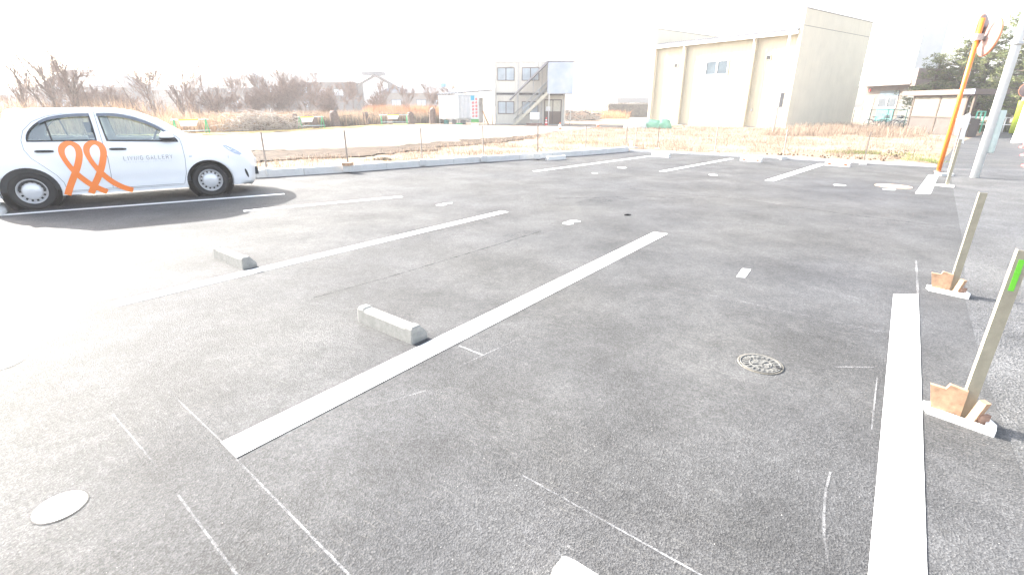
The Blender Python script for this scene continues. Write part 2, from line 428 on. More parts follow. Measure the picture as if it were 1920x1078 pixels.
g_mb = MB(); g_mb.add(gv, gf, True); ground = struct(g_mb.build('ground', M_FIELD))
sheet('parking_lot', LOT, 0.0, M_ASPH)
sheet('road', ROAD, -.0006, M_ROAD)
sheet('street', STREET, -.0003, M_STREET)

def drape(name, poly, mat, up=.02, step=.35, kind='structure'):
    """ground-hugging patch with a ragged edge"""
    x0, x1 = min(p[0] for p in poly), max(p[0] for p in poly); y0, y1 = min(p[1] for p in poly), max(p[1] for p in poly)
    nx_, ny_ = int((x1-x0)/step)+2, int((y1-y0)/step)+2
    idx = {}; mb = MB(); vs = []; fs = []
    def V(i, j):
        if (i, j) not in idx:
            x, y = x0+i*step, y0+j*step
            idx[(i, j)] = len(vs); vs.append((x, y, max(gh(x, y), gh(x+.2, y), gh(x-.2, y), gh(x, y+.2), gh(x, y-.2))+up))
        return idx[(i, j)]
    for i in range(nx_):
        for j in range(ny_):
            x, y = x0+(i+.5)*step, y0+(j+.5)*step
            wx = x + mnoise.noise(Vector((x*.8, y*.8, 3)))*.8; wy = y + mnoise.noise(Vector((x*.8, y*.8, 9)))*.8
            if inpoly(wx, wy, poly): fs.append((V(i, j), V(i+1, j), V(i+1, j+1), V(i, j+1)))
    mb.add(vs, fs, True); return struct(mb.build(name, mat), kind)
TRACK = [(-26, 21), (-16.5, 24.8), (-13.6, 30.5), (-11.0, 37), (-8.5, 43.6), (-6.2, 44.8), (6, 44.2), (11, 44), (12.5, 50), (16, 60), (22, 58), (14, 44), (9.5, 41.2), (6.0, 38.5), (3.3, 33.5), (.8, 28.3), (-3.2, 22.9), (-5.6, 19.8), (-9, 18.2), (-15, 15.5), (-24, 12)]
drape('track', TRACK, M_TRACK, .02, .4)
EDGE = [(-28, 23.8), (-18, 27.5), (-15.7, 33.5), (-12.6, 39.5), (-10.5, 45), (-6.8, 46.2), (-6.4, 45), (-8.6, 43.8), (-11.4, 37), (-14, 30.4), (-17, 24.4), (-26, 20.8)]
drape('grass_verge', EDGE, M_MOSS, .035, .35)
SOILP = [(-12, 13.5), (-7.2, 14.4), (-4.6, 16.6), (-3.0, 19.3), (.6, 25.5), (2.4, 30.5), (.9, 28.0), (-3.3, 22.3), (-5.9, 19.3), (-9.2, 17.8), (-13.5, 15.8)]
drape('soil', SOILP, M_SOIL, .03, .25)

# ------------------------------------------------------------------ parking lot markings
def quad_strip(mb, a, b, wa, z, wb=None):
    a, b = Vector(a[:2]), Vector(b[:2]); d = (b-a).normalized(); n = Vector((-d.y, d.x)); wb = wb or wa
    k = [(a+n*wa/2), (b+n*wb/2), (b-n*wb/2), (a-n*wa/2)]
    mb.add([(p.x, p.y, z) for p in k], [(0, 1, 2, 3)])
def mark(name, a, b, w_, z=.004, mat=None):
    mb = MB(); quad_strip(mb, a, b, w_, z); return struct(mb.build(name, mat or M_PAINT))
def polymark(name, pts, z=.004, mat=None):
    mb = MB(); mb.add([(p[0], p[1], z) for p in pts], [tuple(range(len(pts)))]); return struct(mb.build(name, mat or M_PAINT))
polymark('parking_line', [G(*p) for p in [(417, 835), (1225, 433), (1251, 436), (446, 864)]])
mark('parking_line', G(215, 578), G(945, 397), .155)
mark('parking_line', G(455, 401), G(752, 371), .13)
mark('parking_line', G(-60, 418), G(532, 368), .13)
polymark('parking_line', [G(*p) for p in [(1675, 545), (1722, 545), (1745, 1120), (1628, 1120)]])
mark('parking_line', G(1000, 321.5), G(1218, 290.5), .15)
mark('parking_line', G(1238, 319.5), G(1370, 294), .15)
mark('parking_line', G(1440, 335), G(1541, 302), .2)
polymark('parking_line', [G(*p) for p in [(1714, 356), (1743, 357), (1758, 321), (1739, 321)]])
mark('parking_line', G(1590, 311), G(1715, 321), .03, mat=M_CHALK)
def ellmark(px, py, rx, ry, rot=0.0, z=.0045):
    c = G(px, py); n = 14
    return polymark('painted_spot', [(c.x+cos(rot)*rx*cos(2*pi*k/n)*R.uniform(.9, 1.08)-sin(rot)*ry*sin(2*pi*k/n), c.y+sin(rot)*rx*cos(2*pi*k/n)+cos(rot)*ry*sin(2*pi*k/n)*R.uniform(.9, 1.08)) for k in range(n)], z)
ellmark(826, 386, .10, .06, .5); ellmark(838, 383, .10, .05, .5, .005)
ellmark(1064, 418.5, .085, .07); ellmark(1075, 414.5, .10, .06, 0, .005)
ellmark(1335, 325, .11, .13); ellmark(1164, 313, .13, .13, .6); ellmark(1572, 342, .13, .12); ellmark(1665, 349, .12, .10); ellmark(1113, 324, .08, .07)
polymark('painted_spot', [G(*p) for p in [(1391, 500), (1408, 501), (1397, 517), (1380, 516)]])
for a, b, wd in [((215, 785), (300, 885), .009), ((338, 935), (455, 1090), .010), ((318, 740), (420, 835), .009), ((446, 866), (668, 1090), .010), ((985, 893), (1345, 1090), .0085),
                 ((1717, 482), (1721, 546), .018), ((1138, 515), (1400, 563), .007), ((1380, 560), (1660, 618), .009), ((1195, 470), (1330, 487), .008), ((1500, 528), (1645, 563), .007), ((1200, 432), (1228, 435), .012), ((1251, 437), (1285, 440), .012),
                 ((862, 650), (908, 668), .018), ((700, 765), (800, 735), .007), ((860, 690), (985, 630), .006), ((1550, 683), (1640, 683), .008), ((1560, 880), (1551, 915), .009), ((1551, 915), (1548, 960), .010), ((1548, 960), (1549, 1000), .010), ((1549, 1000), (1556, 1050), .007),
                 ((1646, 700), (1636, 800), .007), ((1722, 548), (1800, 562), .007), ((1000, 486), (1090, 504), .006), ((1068, 1022), (1082, 1032), .012), ((1053, 1040), (1072, 1048), .008), ((1275, 338), (1420, 333), .012), ((1100, 405), (1180, 401), .012),
                 ((1700, 600), (1702, 605), .01)]:
    mark('chalk_line', G(*a), G(*b), wd, .0055, M_CHALK)

def seam_mat():
    t = NT('dark_seam'); a = t.math('MULTIPLY', t.ramp(t.noise(9, 6, .8), [(.40, 0.0), (.62, 1.0)]), .75)
    t.base((.012, .012, .013)); t.set(Roughness=.8, Alpha=a); return t.m
M_SEAM = seam_mat()
for P_, wd in (([(588, 562), (725, 523), (800, 500), (900, 469), (1012, 434)], .022), ([(640, 470), (760, 445), (900, 420)], .012), ([(1180, 352), (1400, 372), (1600, 398), (1790, 420)], .03), ([(1040, 372), (1200, 366), (1320, 372)], .03)):
    for a_, b_ in zip(P_, P_[1:]): mark('asphalt_seam', G(*a_), G(*b_), wd, .002, M_SEAM)
def blot(px, py, rx, ry, rot):
    c = G(px, py); n = 24; P = []
    for k in range(n):
        a_ = 2*pi*k/n; q = 1+.35*mnoise.noise(Vector((cos(a_)*1.7+px, sin(a_)*1.7, 0))); x, y = rx*q*cos(a_), ry*q*sin(a_); P.append((c.x+x*cos(rot)-y*sin(rot), c.y+x*sin(rot)+y*cos(rot)))
    polymark('damp_stain', P, .0015, M_STAIN)
t_ = NT('damp_stain'); t_.base((.02, .02, .022)); t_.set(Roughness=.6, Alpha=t_.math('MULTIPLY', t_.ramp(t_.noise(3, 7, .8), [(.42, 0.0), (.66, 1.0)]), .3)); M_STAIN = t_.m
blot(1125, 376, .6, .3, .6); blot(985, 438, .3, .15, .6)

# kerbs: precast blocks laid end to end, mortar gaps between
def kerb(path, blocklen, hgt, wid, name='kerb'):
    mb = MB()
    for i in range(len(path)-1):
        a, b = Vector(path[i]), Vector(path[i+1]); L = (b-a).length; d = (b-a)/L; n = Vector((-d.y, d.x))
        mid = (a+b)/2
        if n.dot(Vector((0, 12))-mid) > 0: n = -n            # outwards
        k = max(1, round(L/blocklen))
        for j in range(k):
            p, q = a+d*(L*j/k+.006), a+d*(L*(j+1)/k-.006)
            o0, o1, o2 = n*0, n*.02, n*wid
            z = hgt + R.uniform(-.004, .004)
            vs = []
            for e in (p, q):
                vs += [(e.x+o0.x, e.y+o0.y, -.05), (e.x+o1.x, e.y+o1.y, z-.015), (e.x+o1.x+n.x*.015, e.y+o1.y+n.y*.015, z), (e.x+o2.x, e.y+o2.y, z), (e.x+o2.x, e.y+o2.y, -.05)]
            mb.add(vs, [(0, 1, 6, 5), (1, 2, 7, 6), (2, 3, 8, 7), (3, 4, 9, 8), (0, 4, 3, 2, 1), (5, 6, 7, 8, 9)])
    return struct(mb.build(name, M_KERB))
kerb(KL, 1.15, .17, .16); kerb(KR, 1.8, .07, .15)

# ------------------------------------------------------------------ wheel stops
def wheel_stop(loc, rz, label, mat, group, L=.62, reflectors=False):
    t = empty('wheel_stop', loc, rz, label, 'wheel stop', group)
    w0, w1, h_ = .07, .035, .125
    prof = [(-.075, 0), (-.068, .105), (-.055, h_), (.01, h_), (.075, .05), (.08, 0)]   # y,z : blunt face towards -y, ramped back
    xs_ = [-L/2, -L/2+.012, -L/2+.07, -L/2+.085, L/2-.085, L/2-.07, L/2-.012, L/2]; dz = [-.008, 0, 0, -.008, -.008, 0, 0, -.008]
    vs = []; n = len(prof)
    for x, e in zip(xs_, dz):
        for y, z in prof: vs.append((x, y*(1 if abs(x) < L/2 else .94), z+(e if z > .1 else 0)))
    fs = [(i*n+k, (i+1)*n+k, (i+1)*n+(k+1) % n, i*n+(k+1) % n) for i in range(len(xs_)-1) for k in range(n)]
    fs += [tuple(range(n)), tuple(range((len(xs_)-1)*n, len(xs_)*n))[::-1]]
    mb = MB(); mb.add(vs, fs); body = mb.build('block', mat, t)
    for sx in (-1, 1): MB().box(sx*L/2-.0015, sx*L/2+.0015, -.03, .015, .045, .08).build('bolt_pocket', simple('pocket_shade', (.2, .2, .19), .9), t)
    if reflectors:
        for sx in (-.2, .2): MB().box(sx-.035, sx+.035, -.083, -.07, .04, .075).build('reflector', M_CONEO, t)
    return t
GW = 'concrete wheel stops in the parking bays'
a, b = G(672, 605), G(775, 648); d = (b-a).normalized(); rz = atan2(d.y, d.x); nrm = Vector((-d.y, d.x, 0))
wheel_stop((a+b)/2+nrm*.07, rz, 'stained concrete wheel stop beside the long white bay line in the foreground', M_STOP, GW, (b-a).length)
a, b = G(405, 487), G(452, 512); d = (b-a).normalized()
wheel_stop((a+b)/2+nrm*.07, rz, 'stained concrete wheel stop near the left, ahead of the parked car', M_STOP, GW, (b-a).length)
wheel_stop(Vector((.42, 1.115, 0)), rz, 'pale wheel stop cut off by the bottom edge of the photo', M_STOPW, GW, .62)
a = G(40, 407); wheel_stop((-7.93, 7.62, 0), radians(-57), 'pale concrete wheel stop behind the rear tyre of the white car', M_STOPW, GW, .6)
for px, py, r_, lab in [(1040, 299, 33, 'white wheel stop by the left kerb, near the first far bay line'), (1237, 292, -48, 'white wheel stop at the far kerb corner'), (1406, 299, -48, 'white wheel stop with orange reflectors, second from the orange mirror pole'), (1568, 306, -48, 'white wheel stop with orange reflectors, nearest to the orange mirror pole')]:
    wheel_stop(G(px, py), radians(r_ if r_ > 0 else -42), lab, M_STOPW, GW, .7 if r_ > 0 else .62, 'orange' in lab)

# ------------------------------------------------------------------ manhole covers
def cover(px, py, r, label, pattern=True, mat=None, ring=None):
    c = G(px, py); t = empty('manhole_cover', c, radians(R.uniform(0, 60)), label, 'manhole cover')
    m = MB(); m.lathe([(r*1.10, .001), (r*1.09, .005), (r*1.02, .005), (r*1.0, .001)], n=48); m.build('surround_ring', ring or M_MHR, t)
    m = MB(); m.disc(r*.985, .0035, n=48); m.lathe([(r*.985, .0035), (r*.985, .008), (r*.93, .008), (r*.92, .0036)], n=48); m.build('lid', mat or M_IRON, t)
    if pattern:
        m = MB(); m.lathe([(r*.55, .0035), (r*.54, .008), (r*.5, .008), (r*.49, .0035)], n=40); m.disc(r*.12, .008, n=10)
        for k in range(5):
            a_ = 2*pi*k/5; Mx = Matrix.Rotation(a_, 4, 'Z')
            m.prism([(r*.16, -r*.05), (r*.46, -r*.12), (r*.40, 0), (r*.46, r*.12), (r*.16, r*.05)], .0035, .009, Mx)
        for k in range(20):
            Mx = Matrix.Rotation(2*pi*(k+.5)/20, 4, 'Z'); m.box(r*.62, r*.86, -r*.05, r*.05, .0035, .009, Mx)
        m.build('cast_relief', M_IRON, t)
        MB().box(r*.72, r*1.0, -r*.09, r*.09, .0095, .011, Matrix.Rotation(-.65-t.rotation_euler[2], 4, 'Z')).build('lifting_slot', M_BLACK, t)
    return t
cover(1427, 678, .128, 'small cast iron manhole cover with a star pattern, right of the long bay line')
def plain_cover(c, r, label, mat, slots=True):
    t = empty('manhole_cover', c, 0, label, 'manhole cover')
    MB().lathe([(r*1.10, .002), (r*1.03, .004), (r*1.02, .0)], n=40).build('dark_rim', M_BLACK, t)
    m = MB(); m.disc(r*1.02, .0050, n=40); m.build('lid', mat, t)
G1 = G(117, 958); plain_cover(G1, .088, 'small round metal valve cover with its glare painted white in the near left corner', M_WHITE)  # white lid colour stands in for sun glare on shiny metal
G2 = G(-14, 690); plain_cover(G2, .16, 'metal cover with its glare painted white, cut off by the left edge', M_WHITE)  # same blown-out shine put into the lid colour
c_ = G(1673, 343); plain_cover(c_, .33, 'large tan round manhole cover near the far right bay line', M_TANC)
tag(MB().tube([G(1169, 401, .008), G(1175, 400.5, .014), G(1181, 400.5, .006)], [.012, .016, .008], 6).build('dark_pebble', M_BLACK), 'tiny dark scrap of rubble lying in the middle of the lot', 'debris')

# ------------------------------------------------------------------ white hatchback
def build_car():
    r0 = G(70, 402); ax = (G(402, 373)-r0).normalized(); n = Vector((ax.y, -ax.x, 0))
    org = r0 - n*.80; rz = atan2(ax.y, ax.x)
    car = empty('parked_car', org, rz, 'white hatchback with orange ribbon graphics parked on the left', 'car')
    def sm(a, b, x): t = max(0, min(1, (x-a)/(b-a))); return t*t*(3-2*t)
    def W(x, z):
        # body half width
        if z < 1.0: y = .832 - max(0, .42-z)*.14 - max(0, z-.70)**2*.45 - .012*math.exp(-((z-.40)/.07)**2)
        else: y = .832 - .0405 - (z-1.0)*.40 - (z-1.0)**2*.14
        if x > 2.15: y *= 1-.36*((x-2.15)/1.05)**2.7
        if x < 0: y *= 1-.22*((-x)/.72)**2.4
        # flares round the arches
        for cx in (0, 2.45):
            dd = math.hypot(x-cx, z-.29)
            if dd < .55: y += .012*(1-sm(.37, .55, dd))
        return y
    top = [(3.02, .165), (3.12, .18), (3.175, .26), (3.20, .40), (3.20, .56), (3.165, .66), (3.09, .735), (2.98, .80), (2.84, .868), (2.68, .925), (2.50, .972), (2.32, 1.010), (2.19, 1.04),
           (2.08, 1.12), (1.95, 1.205), (1.80, 1.30), (1.64, 1.385), (1.46, 1.446), (1.25, 1.478), (1.0, 1.490), (.75, 1.492), (.5, 1.488), (.27, 1.480), (.12, 1.476), (-.02, 1.468),
           (-.10, 1.448), (-.125, 1.37), (-.20, 1.22), (-.30, 1.06), (-.43, .91), (-.54, .80), (-.60, .68), (-.635, .52), (-.63, .36), (-.60, .24), (-.54, .21)]
    # refine
    def refine(P, m):
        out = []
        for i in range(len(P)-1):
            p0 = P[max(i-1, 0)]; p1 = P[i]; p2 = P[i+1]; p3 = P[min(i+2, len(P)-1)]
            for k in range(m):
                t = k/m; a_ = []
                for c in (0, 1):
                    a_.append(.5*((2*p1[c])+(-p0[c]+p2[c])*t+(2*p0[c]-5*p1[c]+4*p2[c]-p3[c])*t*t+(-p0[c]+3*p1[c]-3*p2[c]+p3[c])*t**3))
                out.append(tuple(a_))
        return out+[P[-1]]
    TOP = refine(top, 3)
    RR = .10
    def S(x, z):
        d = min(segd(x, z), 9)
        y = W(x, z)
        if d < RR: y -= (RR - sqrt(max(0, RR*RR-(RR-d)**2)))*.55
        return y
    segs = [(TOP[i], TOP[i+1]) for i in range(len(TOP)-1)]
    def segd(x, z):
        b_ = 9
        for (x1, z1), (x2, z2) in segs:
            if abs(x-x1) > .3 and abs(z-z1) > .3: continue
            dx, dz = x2-x1, z2-z1; L2 = dx*dx+dz*dz or 1e-9
            t = max(0, min(1, ((x-x1)*dx+(z-z1)*dz)/L2)); b_ = min(b_, math.hypot(x-x1-t*dx, z-z1-t*dz))
        return b_
    def arch(cx, r_, a0, a1, n_=22): return [(cx+r_*cos(radians(a0+(a1-a0)*k/n_)), .29+r_*sin(radians(a0+(a1-a0)*k/n_))) for k in range(n_+1)]
    bottom = [(-.45, .205), (-.36, .20)] + arch(0, .365, 192, -15)[0:] + [(.5, .198), (.9, .195), (1.4, .19), (1.9, .19)] + arch(2.45, .362, 195, -18) + [(2.9, .165)]
    outline = TOP + bottom   # TOP goes front->rear, bottom rear->front
    rwin = refine([(.12, 1.045), (.135, 1.13), (.19, 1.22), (.29, 1.31), (.42, 1.375), (.62, 1.415), (.80, 1.43), (.925, 1.432)], 2) + [(.945, 1.25), (.962, 1.035), (.55, 1.038)]
    fwin = [(1.045, 1.432)] + refine([(1.20, 1.432), (1.38, 1.408), (1.56, 1.352), (1.74, 1.27), (1.90, 1.165), (2.03, 1.045), (2.075, .985)], 2) + [(1.6, 1.005), (1.10, 1.025), (1.07, 1.25)]
    fdoor = [(1.0, 1.475), (1.015, 1.30), (1.035, 1.0), (1.055, .75), (1.04, .50), (1.02, .265), (1.5, .262), (2.04, .262), (2.10, .45), (2.125, .70), (2.12, .90), (2.105, 1.02), (1.98, 1.14), (1.82, 1.245), (1.62, 1.35), (1.44, 1.418), (1.22, 1.452)]
    rdoor = [(1.0, 1.475), (.8, 1.463), (.6, 1.445), (.4, 1.405), (.22, 1.325), (.10, 1.2), (.055, 1.06), (.06, .92), (.12, .79), (.24, .66), (.36, .52), (.42, .40), (.43, .265), (.7, .262), (1.02, .265), (1.04, .50), (1.055, .75), (1.035, 1.0), (1.015, 1.30)]
    def dens(P, st=.05):
        o = []
        for i in range(len(P)):
            a_, b_ = P[i], P[(i+1) % len(P)]; L = math.hypot(b_[0]-a_[0], b_[1]-a_[1]); k = max(1, int(L/st))
            for j in range(k): o.append((a_[0]+(b_[0]-a_[0])*j/k, a_[1]+(b_[1]-a_[1])*j/k))
        return o
    vs, edges = [], []
    def addloop(P):
        k = len(vs); vs.extend(P); edges.extend([(k+i, k+(i+1) % len(P)) for i in range(len(P))])
    for P in (outline, rwin, fwin): addloop(dens(P, .05) if P is not outline else P)
    addloop(dens(fdoor)); addloop(dens(rdoor))
    for i in range(88):
        for j in range(30):
            x, z = -.68+i*.045+(.022 if j % 2 else 0), .19+j*.045
            vs.append((x, z))
    V2, E2, F2, _, _, _ = delaunay_2d_cdt([Vector(v) for v in vs], edges, [], 0, 1e-4)
    groups = {'body': [], 'fd': [], 'rd': []}
    for f in F2:
        cx = sum(V2[i].x for i in f)/len(f); cz = sum(V2[i].y for i in f)/len(f)
        if not inpoly(cx, cz, outline) or inpoly(cx, cz, rwin) or inpoly(cx, cz, fwin): continue
        groups['fd' if inpoly(cx, cz, fdoor) else 'rd' if inpoly(cx, cz, rdoor) else 'body'].append(f)
    SY = [S(v.x, v.y) if inpoly(v.x, v.y, outline) or segd(v.x, v.y) < .02 or v.y < .7 else 0 for v in V2]
    def side(mb, faces, sgn, smooth=True):
        used = {}; vv = []; ff = []
        for f in faces:
            g_ = []
            for i in f:
                if i not in used: used[i] = len(vv); vv.append((V2[i].x, -sgn*SY[i], V2[i].y))
                g_.append(used[i])
            ff.append(tuple(g_) if sgn > 0 else tuple(g_[::-1]))
        mb.add(vv, ff, smooth)
    body = MB(); side(body, groups['body'], 1); side(body, groups['body'], -1)
    # strip over nose, bonnet, roof, tail
    NT_ = 14; ts = [-1+2*k/NT_ for k in range(NT_+1)]
    rows = []
    for i, (x, z) in enumerate(TOP):
        a_, b_ = TOP[max(0, i-1)], TOP[min(len(TOP)-1, i+1)]; dx, dz = b_[0]-a_[0], b_[1]-a_[1]; L = math.hypot(dx, dz) or 1
        nx_, nz_ = dz/L, -dx/L
        if z < .5 and nz_ < 0 and 0: pass
        c = .04 if z > 1.3 else .055
        if x > 3.0 : c = .11
        elif x > 2.6: c = .055+.055*(x-2.6)/.4
        if x < 0: c = .05
        if i < 3: c *= .6
        se = S(x, z); rows.append([(x+nx_*c*(1-abs(t)**2.6), se*t, z+nz_*c*(1-abs(t)**2.6)) for t in ts])
    allv = [p for r_ in rows for p in r_]; m = NT_+1
    fb, fw, fr = [], [], []
    for i in range(len(rows)-1):
        x, z = TOP[i]
        for k in range(NT_):
            f = (i*m+k, i*m+k+1, (i+1)*m+k+1, (i+1)*m+k)
            tt = abs((ts[k]+ts[k+1])/2)
            if 1.42 < x < 2.17 and z > 1.03 and tt < .93: fw.append(f)
            elif -.30 < x < -.13 and z > 1.05 and tt < .82: fr.append(f)
            else: fb.append(f)
    def sub(faces):
        used = {}; vv = []; ff = []
        for f in faces:
            g_ = []
            for i in f:
                if i not in used: used[i] = len(vv); vv.append(allv[i])
                g_.append(used[i])
            ff.append(tuple(g_))
        return vv, ff
    body.add(*sub(fb), True)
    bo = body.build('body', M_CAR, car)
    bm = bmesh.new(); bm.from_mesh(bo.data); bmesh.ops.remove_doubles(bm, verts=bm.verts, dist=.0015); bmesh.ops.recalc_face_normals(bm, faces=bm.faces)
    bm.to_mesh(bo.data); bm.free()
    for p in bo.data.polygons: p.use_smooth = True
    MB().add(*sub(fw), True).build('windscreen', M_CGLASS, car); MB().add(*sub(fr), True).build('rear_window', M_CGLASS, car)
    # lofts on the flank
    def patch(pts2, off, sgn=1, fan=True):
        vv = [(x, -sgn*(S(x, z)+off), z) for x, z in pts2]; return vv
    def line(mb, P, w_, off, sgn=1, closed=False, taper=None):
        n_ = len(P); L_ = []; R_ = []
        for i in range(n_):
            a_ = P[(i-1) % n_] if closed else P[max(i-1, 0)]; b_ = P[(i+1) % n_] if closed else P[min(i+1, n_-1)]
            dx, dz = b_[0]-a_[0], b_[1]-a_[1]; L = math.hypot(dx, dz) or 1; nx_, nz_ = -dz/L, dx/L
            ww = (w_[i] if isinstance(w_, list) else w_)/2
            L_.append((P[i][0]+nx_*ww, P[i][1]+nz_*ww)); R_.append((P[i][0]-nx_*ww, P[i][1]-nz_*ww))
        vv = [(x, -sgn*(S(x, z)+off), z) for x, z in L_+R_]
        mb.add(vv, [(i, (i+1) % n_, n_+(i+1) % n_, n_+i) for i in range(n_ if closed else n_-1)], True)
    for sgn in (1, -1):
        for key, nm, hx in (('fd', 'door', 1.215), ('rd', 'door', .29)):
            mb = MB(); side(mb, groups[key], sgn); dr = mb.build(nm, M_CAR, car)
            # handle: bar with a scooped backing
            h_ = MB(); y = S(hx, .875)
            h_.tube([(hx-.105, -sgn*(y+.004), .893), (hx-.08, -sgn*(y+.032), .895), (hx+.06, -sgn*(y+.034), .892), (hx+.11, -sgn*(y+.004), .888)], [.013, .018, .018, .013], 8)
            h_.build('handle', M_TRIM, dr)
        seam = MB(); line(seam, dens(fdoor), .007, .0012, sgn, True); seam.build('panel_gap', simple('shut_line', (.16, .16, .17), .7), car)
        for Pg, cl in ((dens(rdoor), True), ([(2.98, .775), (2.80, .70), (2.80, .66)], False), (dens([(.45, .245), (2.06, .238)], .08)[:-1], False)):
            seam = MB(); line(seam, Pg, .006, .0014, sgn, cl); seam.build('panel_gap', MATS['shut_line'], car)
        for P, nm in ((rwin, 'side_window'), (fwin, 'side_window')):
            # glass
            D = dens(P, .06); gvs = [Vector(p) for p in D]; ge = [(i, (i+1) % len(D)) for i in range(len(D))]
            inn = [Vector((-.1+i*.07, 1.0+j*.07)) for i in range(33) for j in range(7)]
            inn = [q for q in inn if inpoly(q.x, q.y, P)]
            v3, _, f3, _, _, _ = delaunay_2d_cdt(gvs+inn, ge, [], 0, 1e-4)
            f3 = [f for f in f3 if inpoly(sum(v3[i].x for i in f)/3, sum(v3[i].y for i in f)/3, P)]
            gl = MB(); gl.add([(v.x, -sgn*(S(v.x, v.y)-.014), v.y) for v in v3], [tuple(f) for f in f3], True); go = gl.build('side_window', M_CGLASS, car)
            fr_ = MB(); line(fr_, D, .024, .0025, sgn, True)
            if P is rwin:
                line(fr_, [(.365, 1.385), (.39, 1.22), (.415, 1.04)], .022, -.006, sgn)
                # blacked out tail of the quarter light
            fr_.build('window_frame', M_TRIM, go)
        # rain visors
        for P in ([(.30, 1.335), (.42, 1.392), (.60, 1.428), (.78, 1.444), (.935, 1.446)], [(1.03, 1.448), (1.2, 1.447), (1.38, 1.422), (1.56, 1.367), (1.74, 1.284), (1.88, 1.195), (1.96, 1.12)]):
            Q = refine(P, 3); vv = []; k = len(Q)
            for x, z in Q: vv.append((x, -sgn*(S(x, z)+.004), z))
            for x, z in Q: vv.append((x, -sgn*(S(x, z-.045)+.020), z-.045))
            MB().add(vv, [(i, i+1, k+i+1, k+i) for i in range(k-1)], True).build('rain_visor', simple('smoked_acrylic', (.10, .12, .15), .25), car)
        # arch liners
        for cx in (0, 2.45):
            lin = MB()
            Mx = Matrix.Translation((cx, -sgn*.80, .29)) @ Matrix.Rotation(pi/2, 4, 'X')
            lin.lathe([(.372, .03), (.372, -.30), (.02, -.30)] if sgn > 0 else [(.372, -.03), (.372, .30), (.02, .30)], Mx, 36)
            lin.build('wheel_arch_liner', M_TRIM, car)
        # head lamp + fog lamp + marker
        hl = MB(); P = [(2.74, .885), (2.80, .895), (2.90, .835), (3.0, .765), (3.045, .72), (3.0, .70), (2.92, .735), (2.83, .80)]
        hl.add(patch(P, .006, sgn), [tuple(range(len(P)))]); ho = hl.build('headlight', M_LAMP, car)
        P = [(2.775, .875), (2.81, .87), (2.87, .80), (2.85, .80)]; MB().add(patch(P, .009, sgn), [(0, 1, 2, 3)]).build('indicator', M_WHITE, ho)
        fl = MB(); P = [(3.075+.022*cos(a_)-.02*sin(a_), .36+.085*sin(a_)) for a_ in [2*pi*k/16 for k in range(16)]]
        fl.add(patch(P, .004, sgn), [tuple(range(16))]); fl.build('fog_lamp', M_TRIM, car)
        mk = MB(); mk.add(patch([(2.19, .715), (2.235, .72), (2.235, .735), (2.19, .735)], .006, sgn), [(0, 1, 2, 3)]); mk.build('side_marker', M_LAMP, car)
        # mirror
        y = S(1.95, 1.06)
        mi = MB(); cx, cz = 1.925, 1.07
        Mx = Matrix.Translation((cx, -sgn*(y+.10), cz)) @ Matrix.Diagonal((.105, .09, .072, 1))
        mi.lathe([(0.001, -1), (.55, -.9), (.85, -.6), (1, -.1), (.98, .4), (.75, .85), (.4, .98), (0.001, 1)], Mx, 18)
        mo = mi.build('door_mirror', M_CAR, car)
        mb_ = MB(); mb_.lathe([(0.001, -1.06), (.6, -.98), (.95, -.62), (1.06, -.25), (1.0, -.2)], Mx, 18)
        mb_.tube([(cx+.02, -sgn*(y+.08), cz-.04), (cx+.07, -sgn*(y+.02), cz-.06), (cx+.09, -sgn*(y-.01), cz-.06)], [.025, .022, .03], 8)
        mb_.build('mirror_base', M_TRIM, mo)
    # grille, plates
    m_ = MB(); m_.box(3.245, 3.305, -.36, .36, .30, .44); m_.build('lower_grille', M_TRIM, car)
    m_ = MB(); m_.box(3.30, 3.315, -.165, .165, .47, .60); m_.build('number_plate', M_WHITE, car)
    # underbody and cabin
    m_ = MB(); m_.box(-.45, 2.95, -.6, .6, .235, .27); m_.build('underbody', M_TRIM, car)
    it = MB(); it.box(-.45, 2.1, -.70, .70, .28, .33); it.box(-.45, 2.15, -.76, -.74, .3, .95); it.box(-.45, 2.15, .74, .76, .3, .95)
    it.box(1.85, 2.15, -.70, .70, .5, .98); it.box(-.40, .05, -.60, .60, .32, .86); it.build('cabin_lining', M_INT, car)
    for y in (-.36, .36):
        st = MB()
        for x, hh in ((1.05, 1.0),):
            st.box(x, x+.5, y-.25, y+.25, .42, .58); st.prism([(x-.12, .5), (x-.20, 1.1), (x-.08, 1.1), (x+.06, .5)], y-.24, y+.24, Matrix(((1, 0, 0, 0), (0, 0, 1, 0), (0, 1, 0, 0), (0, 0, 0, 1))))
            st.prism([(x-.21, 1.14), (x-.23, 1.30), (x-.13, 1.30), (x-.11, 1.14)], y-.12, y+.12, Matrix(((1, 0, 0, 0), (0, 0, 1, 0), (0, 1, 0, 0), (0, 0, 0, 1))))
        st.build('front_seat', M_SEAT, car)
    st = MB(); st.box(.15, .55, -.6, .6, .42, .58); st.prism([(.05, .5), (-.05, 1.02), (.04, 1.02), (.2, .5)], -.6, .6, Matrix(((1, 0, 0, 0), (0, 0, 1, 0), (0, 1, 0, 0), (0, 0, 0, 1))))
    st.build('rear_seat', M_SEAT, car)
    Mx = Matrix.Translation((1.72, -.36, 1.0)) @ Matrix.Rotation(radians(-65), 4, 'Y')
    MB().tube([Mx @ Vector((.18*cos(a_), .18*sin(a_), 0)) for a_ in [2*pi*k/20 for k in range(21)]], .014, 6).build('steering_wheel', M_TRIM, car)
